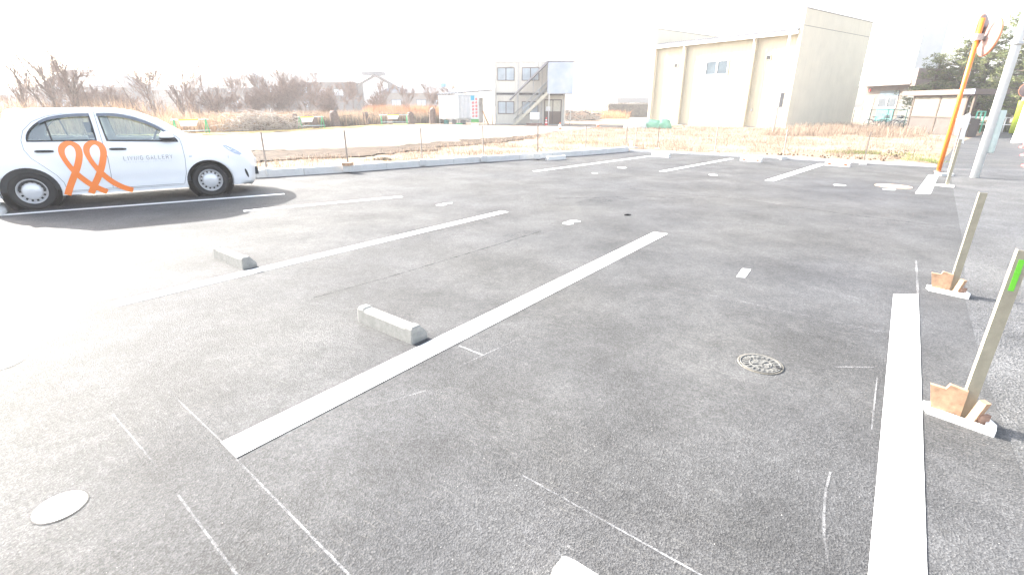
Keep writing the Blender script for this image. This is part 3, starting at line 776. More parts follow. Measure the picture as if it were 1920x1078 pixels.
    # wheels
    for cx in (0, 2.45):
        for sgn in (1, -1):
            Mx = Matrix.Translation((cx, -sgn*.80, .29)) @ Matrix.Rotation(pi/2*sgn, 4, 'X')   # +z of lathe points outwards
            wh = MB(); wh.lathe([(.195, -.15), (.25, -.165), (.278, -.155), (.290, -.13), (.290, -.03), (.282, -.010), (.262, 0.0), (.235, .001), (.205, -.012), (.190, -.022), (.188, -.05)], Mx, 56)
            wo = wh.build('wheel', M_BLACK, car)
            rim = MB(); rim.lathe([(.192, -.016), (.194, -.008), (.186, -.006), (.178, -.012), (.172, -.040), (.160, -.052), (.134, -.040), (.120, -.030), (.115, -.045), (.0, -.045)], Mx, 56); rim.build('rim', M_RIM, wo)
            hub = MB(); hub.lathe([(.118, -.038), (.118, -.024), (.110, -.018), (.06, -.014), (.055, -.012), (.03, -.010), (.001, -.010)], Mx, 40); hub.build('hub_cap', M_HUB, wo)
            for k in range(14):
                MB().box(.132, .160, -.013, .013, -.058, -.028, Mx @ Matrix.Rotation(2*pi*k/14, 4, 'Z')).build('vent_slot', M_BLACK, wo)

    # orange ribbons on the doors
    r1 = [(.415, .20), (.47, .32), (.545, .46), (.625, .61), (.68, .74), (.708, .85), (.70, .94), (.655, .99), (.60, 1.0), (.545, .975), (.505, .92), (.495, .84), (.515, .74), (.56, .62), (.63, .49), (.73, .36), (.85, .26), (.93, .208)]
    r2 = [(.715, .20), (.78, .32), (.865, .46), (.94, .61), (.99, .74), (1.018, .85), (1.01, .94), (.965, .99), (.91, 1.0), (.855, .975), (.815, .92), (.805, .84), (.825, .74), (.87, .62), (.94, .49), (1.04, .36), (1.16, .265), (1.28, .208)]
    for k, P in enumerate((r1, r2)):
        Q = refine(P, 4); n_ = len(Q)
        wd = [.088 - .024*math.exp(-((i/n_-.44)/.06)**2) - .02*math.exp(-((i/n_-.70)/.1)**2) for i in range(n_)]
        mb = MB(); line(mb, Q[:n_//2+4], wd[:n_//2+4], .0030+k*.0012, 1); line(mb, Q[n_//2:], wd[n_//2:], .0042+k*.0012, 1)
        mb.build('ribbon_graphic', M_OVINYL, car)
    # lettering
    GL = {'L': [[(0, 1), (0, 0), (.6, 0)]], 'I': [[(.1, 0), (.1, 1)]], 'V': [[(0, 1), (.35, 0), (.7, 1)]], 'N': [[(0, 0), (0, 1), (.65, 0), (.65, 1)]],
          'G': [[(.68, .82), (.5, .98), (.2, .98), (.02, .75), (.02, .25), (.2, .02), (.5, .02), (.68, .2), (.68, .48), (.4, .48)]],
          'A': [[(0, 0), (.35, 1), (.7, 0)], [(.13, .33), (.57, .33)]], 'E': [[(.6, 1), (0, 1), (0, 0), (.6, 0)], [(0, .52), (.5, .52)]],
          'R': [[(0, 0), (0, 1), (.45, 1), (.62, .85), (.62, .65), (.45, .5), (0, .5)], [(.38, .5), (.65, 0)]], 'Y': [[(0, 1), (.33, .45), (.66, 1)], [(.33, .45), (.33, 0)]]}
    tx = MB(); x = 1.262; hh = .066
    for ch in 'LIVING GALLERY':
        if ch == ' ': x += .034; continue
        for st_ in GL[ch]:
            line(tx, [(x+p*hh*.74, .702+q*hh) for p, q in st_], .0058, .003, 1)
        x += {'I': .030}.get(ch, .0555)
    tx.build('lettering', M_TEXT, car)
    t2 = MB(); x = 1.285
    while x < 1.92:
        L = R.uniform(.008, .02); t2.add(patch([(x, .668), (x+L, .668), (x+L, .674), (x, .674)], .003), [(0, 1, 2, 3)]); x += L+R.uniform(.006, .03)
    t2.build('small_print', simple('faint_print', (.5, .5, .5), .5), car)
    return car
build_car()

# ------------------------------------------------------------------ marker stakes with timber wedges
def stake(base, rz, label, hgt=.93, tape=False, small=False):
    t = empty('marker_stake', base, rz, label, 'stake', 'steel marker stakes along the lot edge')
    m = MB(); m.prism([(0, 0), (.054, 0), (.054, .005), (.005, .005), (.005, .035), (0, .035)], 0, hgt)
    po_ = m.build('angle_post', M_STAKE, t); po_.rotation_euler = (0, 0, radians(10))
    # triangular white collar
    tri = [(-.155, .035), (-.13, -.045), (.145, -.10), (.155, -.02), (.10, .10)]
    inn = [(-.115, .025), (-.10, -.02), (.105, -.062), (.11, -.01), (.07, .07)]
    m = MB(); n = 5
    vs = [(x, y, z) for P, z in ((tri, 0), (tri, .035), (inn, .035), (inn, .012)) for x, y in P]
    m.add(vs, [(a*n+k, a*n+(k+1) % n, (a+1)*n+(k+1) % n, (a+1)*n+k) for a in range(3) for k in range(n)] + [tuple(range(3*n, 4*n))])
    m.build('collar', M_WHITE, t, bevel=.003)
    if not small:
        Mx = Matrix.Translation((-.055, .0, .01)) @ Matrix.Rotation(radians(-4), 4, 'Y')
        MB().prism([(-.06, 0), (.062, 0), (.072, .165), (-.005, .185), (-.018, .155), (-.085, .165)], 0, .026, Mx @ Matrix(((1, 0, 0, 0), (0, 0, -1, 0), (0, 1, 0, 0), (0, 0, 0, 1)))).build('wedge', M_TIMBER, t)
        Mx = Matrix.Translation((.055, -.022, .012)) @ Matrix.Rotation(radians(12), 4, 'Y') @ Matrix.Rotation(radians(-35), 4, 'Z')
        MB().box(-.018, .018, -.03, .014, 0, .14, Mx).build('wedge', M_TIMBER, t)
        Mx = Matrix.Translation((.095, -.02, .012)) @ Matrix.Rotation(radians(40), 4, 'Z')
        MB().box(-.03, .03, -.01, .01, 0, .06, Mx).build('wedge', simple('dark_timber', (.28, .17, .12), .85, var=.3, scale=20), t)
    if tape:
        m = MB(); m.box(.014, .036, -.0035, -.0025, hgt-.205, hgt-.045); m.box(.013, .037, -.0045, -.0036, hgt-.15, hgt-.144); m.box(.013, .037, -.0045, -.0036, hgt-.115, hgt-.109)
        m.build('tape', M_LIME, po_)
    return t
b1 = G(1796, 776); stake((b1.x, b1.y, 0), radians(-38), 'olive steel stake with lime green tape and timber wedges, nearest on the right', .955, True)
b2 = G(1776, 541); stake((b2.x, b2.y, 0), radians(-38), 'olive steel stake with timber wedges, beyond the end of the thick white line', .915)
b3 = G(1770, 342); stake((b3.x, b3.y, 0), radians(-38), 'steel stake in a white collar just right of the short far bay line', .97, small=True)

# thin stakes along the kerbs
GP = 'thin fence stakes behind the kerbs'
THIN = [(498, 322, .17, .82), (651, 314, .17, .84), (789, 302, .17, .84), (904, 294, .17, .86), (1006, 289, .17, .88), (1095, 279, .17, .78), (1171, 274, .1, .80), (1188, 275, .1, .74), (1230, 277, .07, .80), (1337, 284, .07, .86), (1466, 290, .07, .84), (1617, 298, .07, .86), (1775, 318, .03, 1.1)]
WHERE = ['first thin stake, just ahead of the white car', 'thin stake in a brown footing, second from the white car', 'third thin stake from the white car', 'fourth thin stake from the white car, by the left kerb', 'fifth thin stake from the white car, in front of the two storey cabin', 'sixth thin stake from the white car', 'thin stake just left of the far kerb corner', 'thin stake just right of the far kerb corner', 'thin stake in front of the green tarpaulin heap', 'thin stake in front of the middle of the long warehouse wall', 'thin stake in front of the warehouse, below its near corner', 'thin stake in the weeds in front of the bicycles', 'thin stake between the orange mirror pole and the white board']
for (px, py, z, hh), lab in zip(THIN, WHERE):
    p = G(px, py, z); t = empty('fence_stake', (p.x, p.y, z), radians(R.uniform(-40, 20)), lab, 'stake', GP)
    MB().prism([(-.014, -.014), (.014, -.014), (.014, .014), (-.014, .014)], -.1, hh, Matrix.Rotation(radians(R.uniform(-1, 1)), 4, 'Y')).build('rod', M_POSTS, t)
    m = MB(); m.prism([(-.10, -.10), (.10, -.10), (.085, .10), (-.085, .10)], -.14, .025 if z > .05 else .01)
    m.build('footing', M_KERB, t, bevel=.008)
    if px == 651: MB().prism([(-.10, -.135), (.10, -.135), (.12, .06), (-.12, .06)], -.09, -.02, Matrix.Translation((0, 0, .1))).build('brown_box', M_TIMBER, t)
tag(MB().box(-.04, .04, -.04, .04, 0, .32).build('short_white_post', M_WHITE, loc=G(1180, 278, .05)), 'short white survey post at the far kerb corner', 'post')

# ------------------------------------------------------------------ orange pole with traffic mirror
p = G(1757, 315)
t = empty('traffic_mirror', (p.x, p.y, 0), 0, 'orange pole carrying two round convex traffic mirrors', 'traffic mirror')
MB().tube([(0, 0, 0), (0, 0, 3.6)], .05, 16).build('pole', M_ORANGE, t)
MB().lathe([(.09, 0), (.09, .02), (.042, .025)], n=20).build('base_collar', simple('brown_base', (.35, .22, .18), .8), t)
def mirror_head(par, c, nrm_, r, back=True):
    q = nrm_.to_track_quat('Z', 'Y'); Mx = Matrix.Translation(c) @ q.to_matrix().to_4x4()
    h = MB(); h.lathe([(r*1.01, .0), (r*1.06, .012), (r*1.06, .045), (r*1.0, .05), (r*.98, .03)], Mx, 32); ho = h.build('mirror_frame', simple('faded_orange', (.55, .19, .10), .6), par)
    b_ = MB(); b_.lathe([(0.001, -.075), (r*.5, -.06), (r*.85, -.03), (r*1.02, .0)], Mx, 32); b_.build('mirror_back', simple('mirror_back_paint', (.26, .17, .15), .55, var=.15), ho)
    g_ = MB(); g_.lathe([(r*.99, .03), (r*.7, .05), (r*.35, .062), (0.001, .066)], Mx, 32); g_.build('mirror_glass', simple('mirror_glass', (.30, .23, .22), .15, .6, var=.02), ho)
    hd = MB(); hd.lathe([(r*1.12, .05), (r*1.14, .0), (r*1.12, -.01)], Mx, 32)
    return ho
c1 = PD(1849, 62, p.y-.05)-Vector((p.x, p.y, 0)); c2 = PD(1838, 52, p.y+.35)-Vector((p.x, p.y, 0))
mirror_head(t, c1, Vector((.97, -.30, -.10)).normalized(), .40)
mirror_head(t, c2, Vector((-.55, .83, -.10)).normalized(), .38)
m = MB(); m.tube([(-.10, .02, 3.19), c1-Vector((.03, 0, .02))], .045, 8); m.tube([(0, 0, 3.15), c2+Vector((.03, -.04, -.05))], .03, 8); m.box(-.09, .09, -.075, .075, 3.12, 3.26); m.build('bracket', M_STEEL, t)
tag(MB().box(-.16, .16, -.10, .10, -.02, .06).build('concrete_block', M_KERB, loc=G(1768, 322)), 'small concrete edging block at the foot of the orange pole', 'block')

# ------------------------------------------------------------------ utility pole
p = G(1825, 325)
t = empty('utility_pole', (p.x, p.y, 0), 0, 'pale concrete utility pole rising out of the top right corner', 'utility pole')
MB().tube([(0, 0, 0), (0, 0, 11)], [.088, .075], 24).build('shaft', M_POLE, t)
MB().lathe([(.001, .58), (.075, .58), (.085, .62), (.085, 1.50), (.075, 1.54), (.001, 1.54)], Matrix.Translation((.13, -.03, 0)), 20).build('cable_guard', simple('pale_green_guard', (.48, .56, .53), .5), t)
m = MB(); m.lathe([(.1, 2.9), (.108, 2.9), (.108, 2.96), (.1, 2.96)], n=20); m.build('steel_band', M_STEEL, t)

# torn white board on a stake
p = G(1782, 312); q = PD(1803, 235, p.y)
t = empty('notice_board', (p.x, p.y, 0), 0, 'torn white board tied to a stake beside the orange pole', 'sign')
MB().tube([(0, 0, 0), (0, 0, 1.35)], .022, 8).build('stake', M_STAKE, t)
bp_ = [(1788, 246), (1791, 215), (1799, 212), (1816, 204), (1818, 211), (1812, 230), (1808, 240), (1804, 262), (1794, 256), (1794, 247)]
B2 = []
for a_ in bp_:
    w_ = PD(a_[0], a_[1], p.y-.03); B2.append(w_)
inv = Matrix.Translation((-p.x, -p.y, 0))
lv = [inv @ v for v in B2]; lv = [Vector((v.x, 0, v.z)) for v in lv]
m = MB(); n = len(lv); m.add([(v.x, -.03, v.z) for v in lv]+[(v.x, -.022, v.z) for v in lv], [tuple(range(n)), tuple(range(n, 2*n))[::-1]]+[(i, (i+1) % n, n+(i+1) % n, n+i) for i in range(n)])
m.build('board', M_CARDB, t)

# ------------------------------------------------------------------ warehouse
B = Vector((20.45, 38.92, 0)); rzW = atan2(.81, -.58)       # local x runs from the near corner along the long wall, local -y = depth
t = empty('warehouse', B, rzW, 'tall cream clad warehouse with high end walls', 'warehouse')
LW, DW = 13.0, 10.6
def wbox(name, mat, x0, x1, y0, y1, z0, z1, par=None): return MB().box(x0, x1, y0, y1, z0, z1).build(name, mat, par or t)
MBx = MB(); MBx.box(.25, LW-.25, -DW+.2, 0, .12, 6.35); MBx.build('long_wall', M_CREAM, t)
wbox('plinth', M_WALLC, .2, LW-.2, -DW+.1, .02, -.3, .12)
def endwall(x0, x1):
    # side cladding lies across the local y axis
    o = MB().box(x0, x1, -DW, .34, .05, 7.95).build('end_wall', M_CREAM2, t); return o
e1 = endwall(0, .25); e2 = endwall(LW-.25, LW)
for a_, b_ in ((-.03, .28), (LW-.28, LW+.03)): MB().box(a_, b_, -DW-.03, .37, 7.952, 8.02).build('coping', simple('coping_metal', (.30, .27, .24), .7), t)
MB().box(-.006, -.001, -DW+.1, .3, 6.90, 6.925).build('panel_joint', M_TAUPE, e1)
# roof: corrugated, falling to the back
nr = 120; vs = []
for i in range(nr+1):
    x = .25+(LW-.5)*i/nr; z = .045*cos(i*pi)
    vs += [(x, .42, 6.72+z), (x, -DW+.2, 6.9+z), (x, .42, 6.62+z), (x, -DW+.2, 6.80+z)]
m = MB(); m.add(vs, [(4*i, 4*i+4, 4*i+5, 4*i+1) for i in range(nr)]+[(4*i, 4*i+2, 4*i+6, 4*i+4) for i in range(nr)]); m.build('roof', M_TIN, t)
wbox('gutter', M_WHITE, .25, LW-.25, .36, .52, 6.38, 6.6)
wbox('fascia', M_CREAM, .25, LW-.25, 0, .2, 6.351, 6.6)
for x in (3.45, 9.7):
    wbox('pilaster', M_CREAM, x-.10, x+.10, .002, .24, .1, 6.35)
    MB().tube([(x, .42, 6.4), (x, .40, 6.1), (x, .32, 5.9), (x, .32, 0)], .05, 10).build('downpipe', M_WHITE, t)
f = MB(); f.box(5.55, 7.6, 0, .06, 3.98, 4.05); f.box(5.55, 7.6, 0, .06, 5.0, 5.07); f.box(5.55, 5.62, 0, .06, 4.05, 5.0); f.box(7.53, 7.6, 0, .06, 4.05, 5.0); f.box(6.5, 6.64, 0, .06, 4.05, 5.0)
fo = f.build('window', M_WHITE, t); MB().box(5.62, 6.5, .003, .03, 4.05, 5.0).build('pane', M_WIN, fo); MB().box(6.64, 7.53, .003, .03, 4.05, 5.0).build('pane', M_WIN, fo)
for x, z in ((10.63, 4.9), (2.33, 5.02)):
    vo = MB().box(x-.19, x+.19, 0, .05, z-.17, z+.17).build('vent', M_YELLOW if False else simple('vent_frame', (.5, .42, .3), .6), t); MB().box(x-.15, x+.15, .05, .055, z-.14, z+.13).build('louvre', M_BLACK, vo)
for x in (9.95, 3.0): MB().box(x-.07, x+.07, .0, .08, 1.25, 1.4).build('tap_box', M_STEEL, t)

# thin pole with a meter box in front of the warehouse
p = G(1446, 248)
q = PD(1467, 30, p.y)
t = empty('service_pole', p, 0, 'slim white service pole with a grey meter box before the warehouse', 'pole')
MB().tube([(0, 0, 0), (0, 0, q.z)], [.075, .055], 12).build('shaft', M_POLE, t)
MB().box(-.02, .22, -.14, .02, 1.55, 2.35).build('meter_box', simple('meter_grey', (.20, .20, .20), .6), t)
m = MB(); m.tube([(0, -.1, .1), (0, -.1, 4.2)], .025, 8); m.tube([(-.35, -.05, 1.4), (0, -.05, 1.55), (.1, -.05, 1.5)], .02, 6); m.build('conduit', M_STEEL, t)

# ------------------------------------------------------------------ two storey site cabin
L0 = Vector((-1.49, 44.8, 0)); rzC = atan2(-.73, 5.83)
t = empty('site_cabin', L0, rzC, 'grey two storey prefabricated cabin with outside stair', 'cabin')
def cb(name, mat, x0, x1, y0, y1, z0, z1, par=None): return MB().box(x0, x1, y0, y1, z0, z1).build(name, mat, par or t)
cb('lower_unit', M_CABIN, 0, 5.8, 0, 4.6, .1, 2.38); cb('upper_unit', M_CABIN, 0, 5.8, 0, 4.6, 2.58, 4.9)
cb('floor_beam', M_DARKM, .05, 5.75, .06, 4.5, 2.38, 2.58)
m = MB(); m.box(-.02, 5.82, -.03, 4.62, 2.32, 2.40); m.box(-.02, 5.82, -.03, 4.62, 2.56, 2.64); m.box(-.03, 5.83, -.04, 4.63, 4.86, 5.0); m.box(-.02, 5.82, -.03, 4.62, .02, .16)
m.box(-.02, .10, -.03, .08, .16, 4.86)
m.box(5.70, 5.82, -.03, .08, .16, 4.86); m.box(1.88, 2.02, -.02, .05, .16, 4.86); m.box(3.86, 3.98, -.02, .05, .16, 4.86); m.build('frame', simple('cabin_frame', (.46, .45, .42), .5), t)
def cwin(x0, x1, z0, z1, glass, mid=True):
    f = MB(); e = .05
    f.box(x0, x1, -.05, 0, z0, z0+e); f.box(x0, x1, -.05, 0, z1-e, z1); f.box(x0, x0+e, -.05, 0, z0+e, z1-e); f.box(x1-e, x1, -.05, 0, z0+e, z1-e)
    if mid: xm = (x0+x1)/2; f.box(xm-.03, xm+.03, -.055, 0, z0+e, z1-e)
    fo = f.build('window', M_BRONZE, t)
    xm = (x0+x1)/2
    for a_, b_ in ((x0+e, xm-.03), (xm+.03, x1-e)): MB().box(a_, b_, -.022, -.002, z0+e, z1-e).build('pane', glass, fo)
for x0 in (.2, 2.24): cwin(x0, x0+1.43, 3.5, 4.5, M_WINC); cwin(x0+.03, x0+1.42, .9, 1.9, M_WINC)
# entrance: two sliding leaves, pale above, brown below
do = MB(); do.box(4.15, 4.22, -.06, 0, .1, 2.05); do.box(5.52, 5.59, -.06, 0, .1, 2.05); do.box(4.22, 5.52, -.06, 0, 1.98, 2.05); do.box(4.84, 4.90, -.065, 0, .1, 1.98)
dof = do.build('door', M_BRONZE, t)
for a_, b_ in ((4.22, 4.84), (4.90, 5.52)):
    MB().box(a_, b_, -.03, -.002, 1.12, 1.98).build('pane', simple('frosted_pane', (.50, .48, .40), .3), dof); MB().box(a_, b_, -.035, -.002, .1, 1.12).build('lower_panel', M_BROWN, dof)
MB().box(4.30, 4.66, -.05, -.036, 1.16, 1.50).build('notice', M_WHITE, dof)
for x in (1.38, 3.42): MB().box(x-.11, x+.11, -.12, -.03, 4.62, 4.80).build('flood_lamp', M_WHITE, t)
# stair
y0, y1 = -1.15, -.35
def pr(mb, P, a_, b_): mb.prism(P, a_, b_, Matrix(((1, 0, 0, 0), (0, 0, 1, 0), (0, 1, 0, 0), (0, 0, 0, 1))))
st = MB()
for a_, b_ in ((y0-.04, y0), (y1, y1+.04)): pr(st, [(1.55, 0), (1.82, 0), (4.5, 2.42), (4.5, 2.66), (4.42, 2.66)], a_, b_)
so = st.build('stair', simple('stair_cream', (.48, .45, .36), .6), t)
for k in range(12): x = 1.82+k*.225; MB().box(x, x+.25, y0, y1, .16+k*.203, .19+k*.203).build('tread', M_STEEL, so)
rl = MB()
for y in (y0-.02, y1+.02):
    for dz in (.45, .88): rl.tube([(1.7, y, dz), (4.45, y, 2.55+dz)], .02, 6)
    for k in range(5): x = 1.75+k*.67; z = .08+k*.62; rl.tube([(x, y, z), (x, y, z+.88)], .018, 6)
rl.build('railing', M_STEEL, so)
cp = MB(); pr(cp, [(1.36, 2.05), (1.36, 1.97), (4.5, 4.83), (4.5, 4.95), (4.42, 4.95)], y0-.15, y1+.1); cp.build('stair_canopy', simple('canopy_sheet', (.28, .27, .29), .5), t)
for x, z in ((2.0, 2.5), (3.3, 3.7), (4.4, 4.7)): MB().tube([(x, y0-.06, z-1.9 if x < 4 else 2.6), (x, y0-.06, z)], .022, 6).build('canopy_post', M_STEEL, t)
# landing and blue screen
cb('landing', M_STEEL, 4.5, 6.45, y0, -.04, 2.46, 2.56)
po = MB(); po.box(4.46, 6.47, y0-.06, y0-.045, 2.5, 4.82); po.box(6.46, 6.475, y0-.045, .4, 2.5, 4.82); po.build('screen', M_POLY, t)
m = MB()
for x in (4.6, 6.36): m.tube([(x, y0+.03, 0), (x, y0+.03, 4.85)], .035, 8)
for z in (2.6, 3.35, 4.1, 4.78): m.box(4.5, 6.45, y0-.02, y0+.01, z-.02, z+.02)
m.box(4.3, 6.6, y0-.15, .1, 4.88, 4.92)
m.build('screen_frame', M_WHITE, t)
cb('upper_door', M_DARKM, 4.62, 5.4, -.035, -.004, 2.66, 4.5)
# tank on legs, planks
tk = empty('water_tank', Matrix.Translation(L0) @ Matrix.Rotation(rzC, 4, 'Z') @ Vector((3.5, -1.55, 0)), rzC, 'white box tank on thin legs in front of the cabin', 'tank')
MB().box(-.38, .38, -.2, .2, .5, 1.06).build('box', M_WHITE, tk, bevel=.04)
for x in (-.3, .3): MB().tube([(x, 0, 0), (x, 0, .5)], .02, 6).build('leg', M_STEEL, tk)
MC = Matrix.Translation(L0) @ Matrix.Rotation(rzC, 4, 'Z')
m = MB()
for k in range(4): m.box(-.65+R.uniform(-.03, .03), .65, -.12, .12, k*.06, k*.06+.05)
tag(m.build('plank_stack', M_RUST, loc=MC @ Vector((3.5, -1.85, 0))), 'low stack of brown planks below the white tank', 'planks')

# sheeted shed beside the cabin
t = empty('sheeted_shed', MC @ Vector((-4.6, 0, 0)), rzC, 'lean-to shed hung with white sheets beside the cabin', 'shed')
m = MB(); nr = 40; vs = []
for i in range(nr+1):
    x = -.25+4.8*i/nr; z = .025*cos(i*pi)+2.42+.36*i/nr; vs += [(x, -.8, z), (x, 2.6, z+.2), (x, -.8, z-.06), (x, 2.6, z+.14)]
m.add(vs, [(4*i, 4*i+4, 4*i+5, 4*i+1) for i in range(nr)]+[(4*i, 4*i+2, 4*i+6, 4*i+4) for i in range(nr)]); m.build('roof', M_TIN, t)
def cloth(name, x0, x1, y, z0, z1, mat, par):
    n1, n2 = 26, 10; vs = [(x0+(x1-x0)*i/n1, y+.04*sin(i*1.1)+.02*mnoise.noise(Vector((i*.5, j*.5, 1)))*3, z0+(z1-z0)*j/n2+(.03*sin(i*.8) if j == 0 else 0)) for j in range(n2+1) for i in range(n1+1)]
    fs = [(j*(n1+1)+i, j*(n1+1)+i+1, (j+1)*(n1+1)+i+1, (j+1)*(n1+1)+i) for j in range(n2) for i in range(n1)]
    o = MB().add(vs, fs, True).build(name, mat, par); s_ = o.modifiers.new('thick', 'SOLIDIFY'); s_.thickness = .01; return o
cloth('white_sheet', -.1, 1.6, -.72, .45, 2.36, M_SHEET, t); cloth('grey_sheet', 1.6, 3.3, -.66, .45, 2.42, M_GSHEET, t)
m = MB()
for x in (-.1, 1.55, 3.25, 4.45):
    for y in (-.6, 2.3): m.tube([(x, y, 0), (x, y, 2.45+.08*x)], .03, 8)
m.tube([(3.3, -.62, 2.5), (4.45, -.62, 2.1)], .025, 6); m.tube([(-.1, -.6, 2.38), (4.45, -.6, 2.72)], .03, 6); m.tube([(3.3, -.6, 1.6), (4.45, -.6, 1.6)], .02, 6); m.build('frame', M_STEEL, t)
m = MB(); m.box(.1, 3.2, 1.9, 1.95, .1, 2.2); m.build('back_sheet', M_GSHEET, t)
for x, y, sx, mt, nm, lb in ((.45, -.1, .35, M_TEAL, 'plastic_crate', 'teal crate under the white sheets of the shed'), (1.1, .1, .3, M_DARKM, 'plastic_crate', 'dark crate under the shed, between the sheets'), (1.9, .0, .4, M_WIND, 'plastic_crate', 'black crate behind the grey sheet, left of the banner')):
    c = empty(nm, MC @ Vector((-4.6+x, y-.4, 0)), rzC, lb, 'crate', 'crates stored under the shed')
    b_ = MB(); b_.box(-sx/2, sx/2, -.2, .2, 0, .03); b_.box(-sx/2, -sx/2+.02, -.2, .2, .03, .4); b_.box(sx/2-.02, sx/2, -.2, .2, .03, .4); b_.box(-sx/2, sx/2, -.2, -.18, .03, .4); b_.box(-sx/2, sx/2, .18, .2, .03, .4); b_.build('walls', mt, c)
hz = MB(); hz.tube([MC @ Vector((-2.9+.3*cos(a_)*R.uniform(.8, 1.1), -1.1+.12*sin(a_), .03+.004*k)) for k, a_ in enumerate([2*pi*i/12 for i in range(30)])], .02, 5); tag(hz.build('garden_hose', M_GREENP), 'coiled green hose on the ground left of the banner', 'hose')
tag(MB().box(-.06, .06, -.02, .02, 0, 1.25, Matrix.Rotation(radians(-24), 4, 'Y')).build('leaning_board', M_TIMBER, loc=MC @ Vector((-.4, -1.0, .0)), ), 'pale narrow board leaning beside the banner', 'board')
bpy.data.objects['leaning_board'].rotation_euler = (0, 0, rzC)
# banner with red characters
p = G(888, 238); t = empty('banner', (p.x, p.y, 0), rzC, 'tall pale banner with red writing in front of the shed', 'banner')
m = MB(); m.box(-.32, .32, -.01, .01, .3, 2.28); m.build('panel', M_SIGNP, t)
m = MB(); m.box(-.32, -.02, -.014, -.0105, 1.95, 2.279); m.build('blue_corner', M_SIGNC, t); m = MB(); m.box(-.32, .32, -.014, -.0105, .301, .55); m.build('green_foot', M_SIGNG, t)
m = MB(); m.box(-.26, .26, -.15, .15, 0, .18); m.build('weight', M_WHITE, t); m = MB(); m.box(-.3, -.27, -.02, .02, .18, .3); m.box(.27, .3, -.02, .02, .18, .3); m.build('foot_frame', M_STEEL, t)
m = MB()
for cx, zt, k in ((.14, 2.12, 6), (-.12, 1.85, 5)):
    for i in range(k):
        z = zt-i*.25; s_ = .10
        for q_ in range(3): zz = z-.03-q_*.06; m.box(cx-s_+R.uniform(0, .04), cx+s_-R.uniform(0, .04), -.015, -.0115, zz-.017, zz+.017)
        m.box(cx-.012+R.uniform(-.03, .03), cx+.012, -.016, -.0152, z-.19, z); m.box(cx-s_, cx-s_+.022, -.0165, -.0162, z-.17, z-.05)
m.build('writing', simple('sign_red', (.50, .03, .03), .5), t)
# shed aerial and far flag
tag(MB().tube([MC @ Vector((-1.5, .6, 2.8)), MC @ Vector((-1.5, .6, 4.05))], .02, 6).build('aerial_pole', M_DARKM), 'thin dark pole standing up above the shed roof', 'pole')
p = PD(823, 172, 62); t = empty('flag_pole', (p.x, 62, 0), 0, 'small blue flag on a thin pole left of the shed', 'flag')
MB().tube([(0, 0, 0), (0, 0, 4.0)], .02, 6).build('pole', M_STEEL, t)
n1 = 8; vs = [(i*.085, .03*sin(i*.9), z) for z in (3.5, 3.95) for i in range(n1+1)]; MB().add(vs, [(i, i+1, n1+2+i, n1+1+i) for i in range(n1)], True).build('cloth', M_FLAGB, t)

# ------------------------------------------------------------------ cones
def cone(p, label, body, hgt, stripes=(), group='traffic cones by the cabin', nm='traffic_cone'):
    t = empty(nm, (p.x, p.y, .0), R.uniform(0, 1), label, 'traffic cone', group)
    MB().prism([(-.17, -.17), (.17, -.17), (.17, .17), (-.17, .17)], .0, .05).build('base', body, t)
    MB().lathe([(.13, .05), (.03, hgt), (.001, hgt)], n=20).build('body', body, t)
    for a_, b_ in stripes:
        f = lambda z: .13+(.03-.13)*(z-.05)/(hgt-.05)+.004
        MB().lathe([(f(a_), a_), (f(b_), b_)], n=20).build('band', M_WHITE, t)
cone(G(1021, 236), 'red striped traffic cone at the cabin entrance', M_RED, .68, ((.22, .32), (.42, .52)))
cone(G(1047, 244), 'orange and white cone on the track right of the cabin door', M_CONEO, .50, ((.18, .40),))
cone(G(1118, 239), 'orange and white cone alone on the track, furthest right', M_CONEO, .46, ((.22, .46),))

# ------------------------------------------------------------------ barricades of green A legs and pale rails
def barricade(a, b, label, board):
    d = b-a; L = d.length; t = empty('barricade', a, atan2(d.y, d.x), label, 'barricade', 'barricades along the track')
    for x, s_ in ((0, -1), (L, 1)):
        m = MB(); m.tube([(x, 0, 0), (x, .22, .82), (x, .25, .84)], .03, 6); m.tube([(x, .48, 0), (x, .24, .84)], .03, 6); m.tube([(x, .06, .22), (x, .43, .22)], .02, 6); m.build('leg', M_GREENP, t)
    MB().tube([(-.15, .22, .80), (L+.15, .22, .80)], .027, 8).build('rail', M_BLUEP, t); MB().tube([(-.1, .07, .25), (L+.1, .07, .25)], .024, 8).build('rail', M_BLUEP, t)
    m = MB(); m.prism([(board, .48), (board+.75, .48), (board+.9, .76), (board-.05, .76)], -.02, 0, Matrix(((1, 0, 0, 0), (0, 0, 1, .16), (0, 1, 0, 0), (0, 0, 0, 1)))); bo = m.build('board', M_WHITE, t)
    MB().box(board-.05, board+.9, .13, .17, .761, .83).build('yellow_strip', M_YELLOW, bo)
barricade(G(333, 262), G(392, 259), 'green legged barricade seen over the bonnet of the car', .25)
barricade(G(565, 248), G(607, 246), 'green legged barricade beside the dark log post', .1)
barricade(G(714, 238), G(762, 237), 'green legged barricade, furthest along the track', .55)

